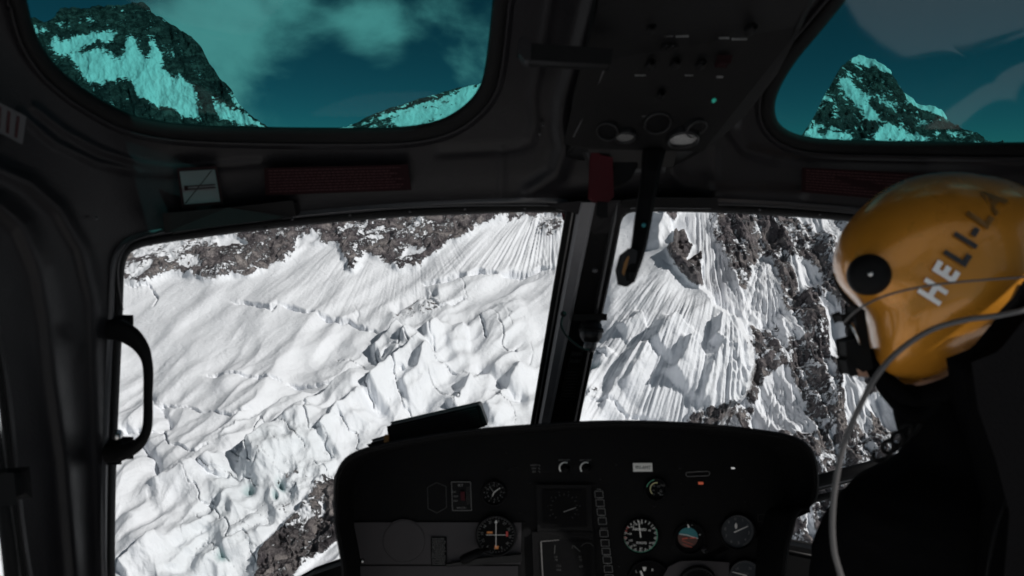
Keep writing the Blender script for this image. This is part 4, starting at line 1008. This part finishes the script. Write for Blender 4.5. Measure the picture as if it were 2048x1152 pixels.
for px, py in ((1018, 938), (1033, 934), (1060, 966), (1012, 905), (1232, 929), (1200, 958), (1360, 936), (1361, 967), (1367, 1012), (1308, 1012), (1300, 940), (1482, 958), (1490, 1003), (1446, 1115), (1238, 1132), (1048, 1045), (1040, 1025), (1533, 1060)):
    mesh('screw', *revolve(C3(px, py, PD), (0, -1, 0), [(0, .002), (.0016, .0018), (.0022, 0)], 10), M['satin'], ip)
Ink(PD-.001).rect(1516, 1029, 1538, 1043, .8).text('IIII', 1532, 1060, 3).build('frame_outline', M['faint'], ip)

# ---- ribbed black box standing on the hood
rb = root('ribbed_box', at(870, 870, 1.52), 'ribbed black box standing on the hood of the instrument panel', 'box')
B = [(776, 854), (957, 812), (968, 852), (780, 890)]
Vv, Ff = slab(B, 1.53, .05); bevel(mesh('case', Vv, Ff, M['black'], rb, False), .002)
mb = MB()
for i in range(9):
    v = .08+i*.1; a = np.array(B[0])*(1-v)+np.array(B[3])*v; b = np.array(B[1])*(1-v)+np.array(B[2])*v
    a = a+np.array([4, -1]); b = b-np.array([4, -1])
    Vv, Ff = slab([a, b, b+[0, 2.2], a+[0, 2.2]], 1.5275, .004); mb.add(Vv, Ff)
mb.build('ribs', M['satin'], rb)
Vv, Ff = slab([(957, 811), (961, 811), (975, 850), (966, 853)], 1.526, .05); mesh('side_plate', Vv, Ff, M['satin'], rb, False)
cb = root('base_pad', at(760, 888, 1.52), 'flat black pad with amber cap on the hood, left of the ribbed box', 'pad')
Vv, Ff = slab([(737, 890), (760, 883), (782, 878), (786, 888), (745, 897)], 1.52, .05); bevel(mesh('pad', Vv, Ff, M['black'], cb, False), .002)
Vv, Ff = slab([(769, 872), (776, 872), (777, 882), (769, 884)], 1.518, .01); bevel(mesh('amber_cap', Vv, Ff, mat('amber', (.35, .19, .06), .4), cb, False), .001)

# ---- lower windscreen sills and outside step bars
sl = root('outside_bars', at(1700, 950, 2.4), 'pair of black bars outside the lower right windscreen', 'bars')
for (a, b, w_, dd, nm) in (((1600, 975), (1900, 895), .024, 2.45, 'upper_bar'), ((1600, 1004), (1900, 940), .011, 2.45, 'lower_bar')):
    pts = at(np.array([a[0], (a[0]+b[0])/2, b[0]]), np.array([a[1], (a[1]+b[1])/2, b[1]]), np.array([dd, dd, dd]))
    mesh(nm, *tube(pts, w_, 14, .8), M['black'], sl)
mesh('edge_line', *tube(at(np.array([1600, 1900]), np.array([984., 912.]), np.array([2.41, 2.41])), .0022, 8), M['grey'], sl)
s1 = MB(); Vv, Ff = slab([(1560, 1092), (1580, 1094), (1700, 1118), (1700, 1240), (1560, 1240)], 1.78, .06); s1.add(Vv, Ff)
o = s1.build('nose_sill', M['black'], None); tag(bevel(o, .004), 'black sill at the foot of the right windscreen', 'sill')
mesh('sill_edge', *tube(at(np.array([1575., 1630, 1665, 1700]), np.array([1101., 1112, 1120, 1128]), np.array([1.775]*4)), .0016, 8), M['trim'], o)
s2 = MB(); Vv, Ff = slab([(560, 1190), (620, 1156), (700, 1128), (700, 1260), (560, 1260)], 1.78, .06); s2.add(Vv, Ff)
o = s2.build('nose_sill', M['black'], None); tag(bevel(o, .004), 'black sill at the foot of the left windscreen', 'sill')

# ---------------------------------------------------------------- pilot
DH = 1.02; HS = DH/F
person = root('person', H(C3(1950, 1400, 1.02)), 'pilot in black jacket and gold flight helmet, seen from behind with face turned left', 'person')
HO = np.array([(1665, 530), (1670, 498), (1686, 460), (1716, 422), (1762, 382), (1818, 356), (1888, 344), (1958, 348), (2030, 364), (2092, 402), (2122, 460), (2132, 540), (2112, 620), (2062, 680), (2000, 705), (1945, 728), (1900, 752), (1850, 766), (1800, 766), (1766, 752), (1748, 725), (1738, 685), (1730, 645), (1712, 612), (1688, 585), (1672, 560)], float)
hl = spline(HO, 8, True); hc = np.array([1890., 560.])
ang = np.arctan2(hl[:, 1]-hc[1], hl[:, 0]-hc[0]); rad = np.hypot(hl[:, 0]-hc[0], hl[:, 1]-hc[1]); o_ = np.argsort(ang); ang, rad = ang[o_], rad[o_]
def hr(a): return np.interp(a, np.r_[ang-2*np.pi, ang, ang+2*np.pi], np.r_[rad, rad, rad])
HA = .125
def helm(px, py, off=0.):
    px = np.asarray(px, float); py = np.asarray(py, float)
    a = np.arctan2(py-hc[1], px-hc[0]); q = np.clip(np.hypot(px-hc[0], py-hc[1])/hr(a), 0, .9995)
    dz = HA*np.sqrt(1-q**3.2)
    return C3(px, py, DH-dz-off)
rings = []
for ph in np.linspace(0.02, math.pi-.02, 48):
    th = np.linspace(-math.pi, math.pi, 96, endpoint=False); r = hr(th)*(math.sin(ph)**.625)
    rings.append(C3(hc[0]+r*np.cos(th), hc[1]+r*np.sin(th), DH-HA*math.cos(ph)))
Vv, Ff = loft(rings, True, True)
helmet = mesh('helmet', H(Vv), Ff, M['gold'], person)
helmet['label'] = 'glossy gold flight helmet with HELI lettering'
# lettering running up the back of the helmet
def helm_text(s, cx, cy, size, ang_, m_, nm, off=.0016, sx=1.0):
    v, f = text2d(s, .045); a = math.radians(ang_); v = v*size*np.array([sx, 1])
    # subdivide so that the letters follow the shell
    bmv = [list(q) for q in v]; X = cx+v[:, 0]*math.cos(a)+v[:, 1]*math.sin(a); Y = cy+v[:, 0]*math.sin(a)-v[:, 1]*math.cos(a)
    return mesh(nm, H(helm(X, Y, off)), f, m_, helmet, False)
for ch, x, y, m_, rot in (('H', 1868, 585, 'sunlit_letter', -58), ('E', 1894, 546, 'sunlit_letter', -58), ('L', 1917, 513, 'letter', -58), ('I', 1934, 482, 'letter', -58), ('-', 1946, 461, 'letter', -58), ('L', 1962, 436, 'worn', -56), ('A', 1986, 402, 'worn', -52)):
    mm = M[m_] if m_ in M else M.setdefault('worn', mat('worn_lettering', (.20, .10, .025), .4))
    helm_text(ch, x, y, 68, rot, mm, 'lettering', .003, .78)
# sun on the letters painted as white H and E, the rest darker
# visor knob
kc = helm(1737, 550)
kn = mesh('visor_knob', *revolve(kc, (-.35, -1, .05), [(0, .024), (.006, .0238), (.014, .0225), (.0205, .0185), (.0232, .012), (.0238, .006), (.0232, -.012)], 36), M['black'], helmet)
mesh('knob_screw', *revolve(kc+np.array([-.0085, -.0245, .001]), (-.35, -1, .05), [(0, .0025), (.002, .002), (.0032, 0)], 14), M['chrome'], kn)
# dark rim along the face opening
rl = spline([(1668, 545), (1684, 582), (1706, 610), (1724, 640), (1732, 685), (1742, 725), (1762, 756), (1800, 774), (1850, 775), (1900, 762), (1930, 745)], 6)
rp = np.stack([(rl[:, 0]-CX)*HS, np.full(len(rl), DH-.005), (CY-rl[:, 1])*HS], -1)
mesh('rim', *tube(H(rp), .0055, 10), M['black'], helmet)
# head (continuous with the body) : lofted ellipses, then one skin by voxel remesh
def ell(cx, cy, w, dep, dd=DH, n=28, xo=0.):
    th = np.linspace(0, 2*np.pi, n, endpoint=False)
    return np.stack([(cx-CX)*HS+w*HS*np.cos(th), dd+dep*np.sin(th), np.full(n, (CY-cy)*HS)], -1)
pb = MB()
levels = [(1835, 430, 40, .03), (1845, 470, 90, .075), (1850, 540, 115, .09), (1845, 620, 112, .09), (1840, 690, 95, .08), (1850, 740, 75, .065), (1885, 790, 58, .055), (1900, 850, 62, .06), (1925, 900, 72, .07), (1975, 934, 130, .09), (1998, 968, 224, .11), (2004, 1020, 288, .13), (2005, 1100, 285, .135), (2010, 1250, 260, .13), (2010, 1500, 240, .13), (2010, 1700, 230, .13)]
lv_ = spline(levels, 4)
rr = [ell(a, b, c_, d_, DH+.03+.00*a) for a, b, c_, d_ in lv_]
Vv, Ff = loft(rr, True, True); pb.add(H(Vv), Ff)
# nose and jaw turned forward-left
def blob(c, r3):
    rg = []
    for ph in np.linspace(.05, math.pi-.05, 12):
        th = np.linspace(0, 2*np.pi, 16, endpoint=False); rg.append(np.stack([c[0]+r3[0]*math.sin(ph)*np.cos(th), c[1]+r3[1]*math.sin(ph)*np.sin(th), c[2]+r3[2]*math.cos(ph)+0*th], -1))
    v, f = loft(rg, True, True); pb.add(H(v), f)
sx_ = lambda px: (px-CX)*HS
sz_ = lambda py: (CY-py)*HS
blob((sx_(1752), DH+.06, sz_(640)), (.016, .014, .022)); blob((sx_(1768), DH+.055, sz_(725)), (.030, .030, .026)); blob((sx_(1758), DH+.06, sz_(690)), (.014, .018, .010))
# arms reaching forward and down to the controls
for pts, rr_ in (([(1788, 1040, 1.05), (1720, 1120, 1.10), (1712, 1260, 1.20), (1700, 1330, 1.36), (1690, 1360, 1.48)], [.052, .050, .044, .038, .030]),
                 ([(2230, 1010, 1.05), (2290, 1120, 1.08), (2300, 1280, 1.18), (2200, 1350, 1.34), (2130, 1370, 1.46)], [.052, .050, .044, .038, .030])):
    p = C3(*[np.array(q, float) for q in zip(*pts)]); v, f = tube(H(spline(p, 5)), np.interp(np.linspace(0, 1, 21), np.linspace(0, 1, 5), rr_), 16); pb.add(v, f)
body = pb.build('body', M['skin'], person, True)
rm = body.modifiers.new('skin', 'REMESH'); rm.mode = 'VOXEL'; rm.voxel_size = .007; rm.use_smooth_shade = True
sm = body.modifiers.new('soft', 'SMOOTH'); sm.iterations = 6
# jacket: same lofts a little larger, from the collar down
jb = MB()
lj = [q for q in lv_ if q[1] > 765]
wob = lambda b: 1+.012*math.sin(b*.13)+.01*math.sin(b*.31+1)
rr = [ell(a, b, c_*wob(b)+(12 if b < 880 else 6), d_+.010, DH+.03) for a, b, c_, d_ in lj]
Vv, Ff = loft(rr, True, True); jb.add(H(Vv), Ff)
for pts, rr_ in (([(1788, 1040, 1.05), (1720, 1120, 1.10), (1712, 1260, 1.20), (1700, 1330, 1.36), (1692, 1350, 1.43)], [.070, .064, .056, .048, .042]),
                 ([(2230, 1010, 1.05), (2290, 1120, 1.08), (2300, 1280, 1.18), (2200, 1350, 1.34), (2150, 1365, 1.41)], [.070, .064, .056, .048, .042])):
    p = C3(*[np.array(q, float) for q in zip(*pts)]); v, f = tube(H(spline(p, 5)), np.interp(np.linspace(0, 1, 21), np.linspace(0, 1, 5), rr_), 16); jb.add(v, f)
jk = jb.build('jacket', M['fabric'], person, True)
rm = jk.modifiers.new('skin', 'REMESH'); rm.mode = 'VOXEL'; rm.voxel_size = .006; rm.use_smooth_shade = True
sm = jk.modifiers.new('soft', 'SMOOTH'); sm.iterations = 5
tx = bpy.data.textures.new('folds', 'CLOUDS'); tx.noise_scale = .09; dm = jk.modifiers.new('folds', 'DISPLACE'); dm.texture = tx; dm.strength = .010; dm.texture_coords = 'LOCAL'
jk['label'] = 'black jacket'
# chin strap and collar harness
st = spline([(1748, 740, .98), (1775, 785, .97), (1810, 822, .97), (1845, 828, .97), (1880, 800, .96)], 6)
mesh('chin_strap', *tube(at(st[:, 0], st[:, 1], st[:, 2]), .009, 10, .5), M['fabric'], person)
st = spline([(1740, 700, .99), (1762, 752, .98), (1800, 785, .97), (1842, 792, .97), (1900, 775, .95), (1940, 745, .93)], 6)
mesh('neck_roll', *tube(at(st[:, 0], st[:, 1], st[:, 2]), .013, 10, .8), M['fabric'], person)
# boom microphone
bm_ = MB()
v, f = tube(at(np.array([1722., 1712, 1700, 1690]), np.array([700., 680, 655, 636]), np.array([.98, .97, .965, .96])), .0042, 8); bm_.add(v, f)
for poly in ([(1684, 632), (1698, 627), (1704, 640), (1690, 646)], [(1694, 684), (1724, 676), (1738, 700), (1744, 736), (1726, 742), (1706, 728), (1696, 712)], [(1694, 722), (1702, 720), (1714, 748), (1702, 752)], [(1712, 612), (1728, 622), (1736, 690), (1720, 690), (1716, 650)]):
    v, f = slab(poly, .955, .03); bm_.add(v, f)
mic = bm_.build('boom_microphone', M['black'], person); bevel(mic, .003)
mesh('boom_wire', *tube(at(*[np.array(q, float) for q in zip(*[(1702, 646, .953), (1712, 668, .952), (1720, 690, .953)])]), .0018, 8), M['chrome'], mic)
# seat behind the pilot
seat = root('pilot_seat', H(C3(2080, 1300, .86)), 'black high backed pilot seat at the right edge', 'seat')
so_ = [(1950, 716), (1966, 702), (2000, 660), (2020, 632), (2044, 608), (2060, 580), (2120, 560), (2240, 556), (2300, 620), (2330, 900), (2340, 1400), (1990, 1400), (1972, 1152), (1985, 1000), (1960, 900), (1925, 800), (1915, 730)]
Vv, Ff = slab(so_, .905, -.05); bevel(mesh('seat_back', Vv, Ff, M['fabric'], seat, False), .012, 4)
pi_ = spline([(2040, 960, .872), (2010, 1010, .872), (1990, 1070, .872), (1974, 1150, .872), (1964, 1230, .872)], 6)
mesh('piping', *tube(at(pi_[:, 0], pi_[:, 1], pi_[:, 2]), .0022, 8), M['black'], seat)
# cords
hd = spline([(2060, 618, .84), (1990, 632, .84), (1930, 640, .84), (1862, 660, .84), (1800, 700, .84), (1756, 748, .84), (1722, 808, .845), (1694, 872, .85), (1674, 950, .85), (1665, 1030, .85), (1668, 1100, .85), (1684, 1160, .85), (1705, 1250, .85)], 8)
cd = mesh('headset_cord', *tube(at(hd[:, 0], hd[:, 1], hd[:, 2]), .0031, 12), M['cord'], None); tag(cd, 'thick grey headset cord looping down in front of the gold helmet', 'cord')
hd = spline([(1688, 645, .89), (1712, 622, .875), (1750, 600, .865), (1800, 583, .86), (1860, 571, .86), (1940, 562, .86), (2070, 553, .86)], 8)
cd = mesh('microphone_wire', *tube(at(hd[:, 0], hd[:, 1], hd[:, 2]), .0013, 10), M['cord'], None); tag(cd, 'thin grey wire running across the helmet from the microphone', 'wire')
co = []
for t in np.linspace(0, 1, 120):
    a = t*2*math.pi*3.6; px = 1834-66*t; py = 852+58*t
    co.append((px-8+15*math.cos(a), py+15*math.sin(a)-6*math.cos(a), .98+.012*math.sin(a)))
co = np.array(co); cd = mesh('coiled_cord', *tube(at(co[:, 0], co[:, 1], co[:, 2]), .0026, 8), M['rubber'], None); tag(cd, 'black coiled cord beside the pilot collar', 'cord')

# ---------------------------------------------------------------- light, sky, camera
SUN = np.array([.67, -.33, .59]); SUN /= np.linalg.norm(SUN)
ld = bpy.data.lights.new('sun', 'SUN'); ld.energy = 3.4; ld.angle = R(.5); ld.color = (1, .965, .92)
lo = bpy.data.objects.new('sun', ld); COL.objects.link(lo); lo.rotation_euler = Vector(SUN).to_track_quat('Z', 'Y').to_euler()
w = bpy.data.worlds.new('World'); scene.world = w; w.use_nodes = True; nt = w.node_tree; N = nt.nodes; L = nt.links
bg = N['Background']; sky = N.new('ShaderNodeTexSky'); sky.sky_type = 'NISHITA'; sky.sun_disc = False
sky.sun_elevation = math.asin(SUN[2]); sky.sun_rotation = math.atan2(SUN[0], SUN[1]); sky.altitude = 5500; sky.air_density = .5; sky.dust_density = .1; sky.ozone_density = 2
tc = N.new('ShaderNodeTexCoord'); mp = N.new('ShaderNodeMapping'); mp.inputs['Scale'].default_value = (1, 1, 1.6); L.new(tc.outputs['Generated'], mp.inputs[0])
n1 = N.new('ShaderNodeTexNoise'); n1.inputs['Scale'].default_value = 4.6; n1.inputs['Detail'].default_value = 9; n1.inputs['Roughness'].default_value = .52; n1.inputs['Distortion'].default_value = .5; L.new(mp.outputs[0], n1.inputs[0])
# cloud banks: soft masses around fixed directions of the sky, broken up by the noise
ma = N.new('ShaderNodeMath'); ma.operation = 'MULTIPLY_ADD'; ma.inputs[1].default_value = 1.9; ma.inputs[2].default_value = -.45; L.new(n1.outputs['Fac'], ma.inputs[0]); acc = ma.outputs[0]
for (px_, py_, r_, w_) in ((520, 90, 250, .30), (400, 60, 260, .10), (420, 260, 170, .12), (750, 50, 130, .30), (600, 10, 170, .20), (950, 20, 110, .14), (600, 235, 110, .06), (655, 110, 95, -.26), (860, 120, 90, -.10), (2000, 60, 900, -.6)):
    v_ = H(np.array([(px_-CX)/F, 1, (CY-py_)/F])); v_ = v_/np.linalg.norm(v_)
    ds = N.new('ShaderNodeVectorMath'); ds.operation = 'DISTANCE'; L.new(tc.outputs['Generated'], ds.inputs[0]); ds.inputs[1].default_value = v_
    mr = N.new('ShaderNodeMapRange'); mr.interpolation_type = 'SMOOTHERSTEP'; mr.inputs['From Min'].default_value = 0; mr.inputs['From Max'].default_value = r_/F; mr.inputs['To Min'].default_value = w_; mr.inputs['To Max'].default_value = 0
    L.new(ds.outputs['Value'], mr.inputs[0]); ad = N.new('ShaderNodeMath'); ad.operation = 'ADD'; L.new(acc, ad.inputs[0]); L.new(mr.outputs[0], ad.inputs[1]); acc = ad.outputs[0]
class _A: outputs = [acc]
ad = _A
m2 = N.new('ShaderNodeMapRange'); m2.inputs['From Min'].default_value = .46; m2.inputs['From Max'].default_value = 1.0; m2.interpolation_type = 'SMOOTHSTEP'; L.new(ad.outputs[0], m2.inputs[0])
mx = N.new('ShaderNodeMixRGB'); mx.inputs[2].default_value = (8, 8.4, 8.8, 1); L.new(m2.outputs[0], mx.inputs[0]); sm_ = N.new('ShaderNodeMixRGB'); sm_.blend_type = 'MULTIPLY'; sm_.inputs[0].default_value = 1; sm_.inputs[2].default_value = (.42, .66, .52, 1); L.new(sky.outputs[0], sm_.inputs[1]); L.new(sm_.outputs[0], mx.inputs[1])
L.new(mx.outputs[0], bg.inputs[0]); bg.inputs[1].default_value = .05
cam = bpy.data.cameras.new('camera'); co_ = bpy.data.objects.new('camera', cam); COL.objects.link(co_); scene.camera = co_
cam.lens = 28; cam.sensor_width = 36; cam.clip_start = .02; cam.clip_end = 40000; co_.rotation_euler = (math.pi/2-PITCH, 0, 0)
cam.dof.use_dof = True; cam.dof.focus_distance = 5.0; cam.dof.aperture_fstop = 6.3
scene.view_settings.view_transform = 'Standard'; scene.view_settings.look = 'None'; scene.view_settings.exposure = 0; scene.view_settings.gamma = 1
scene.cycles.use_denoising = True
scene.cycles.max_bounces = 10; scene.cycles.diffuse_bounces = 5; scene.cycles.transparent_max_bounces = 16
scene.cycles.caustics_reflective = False
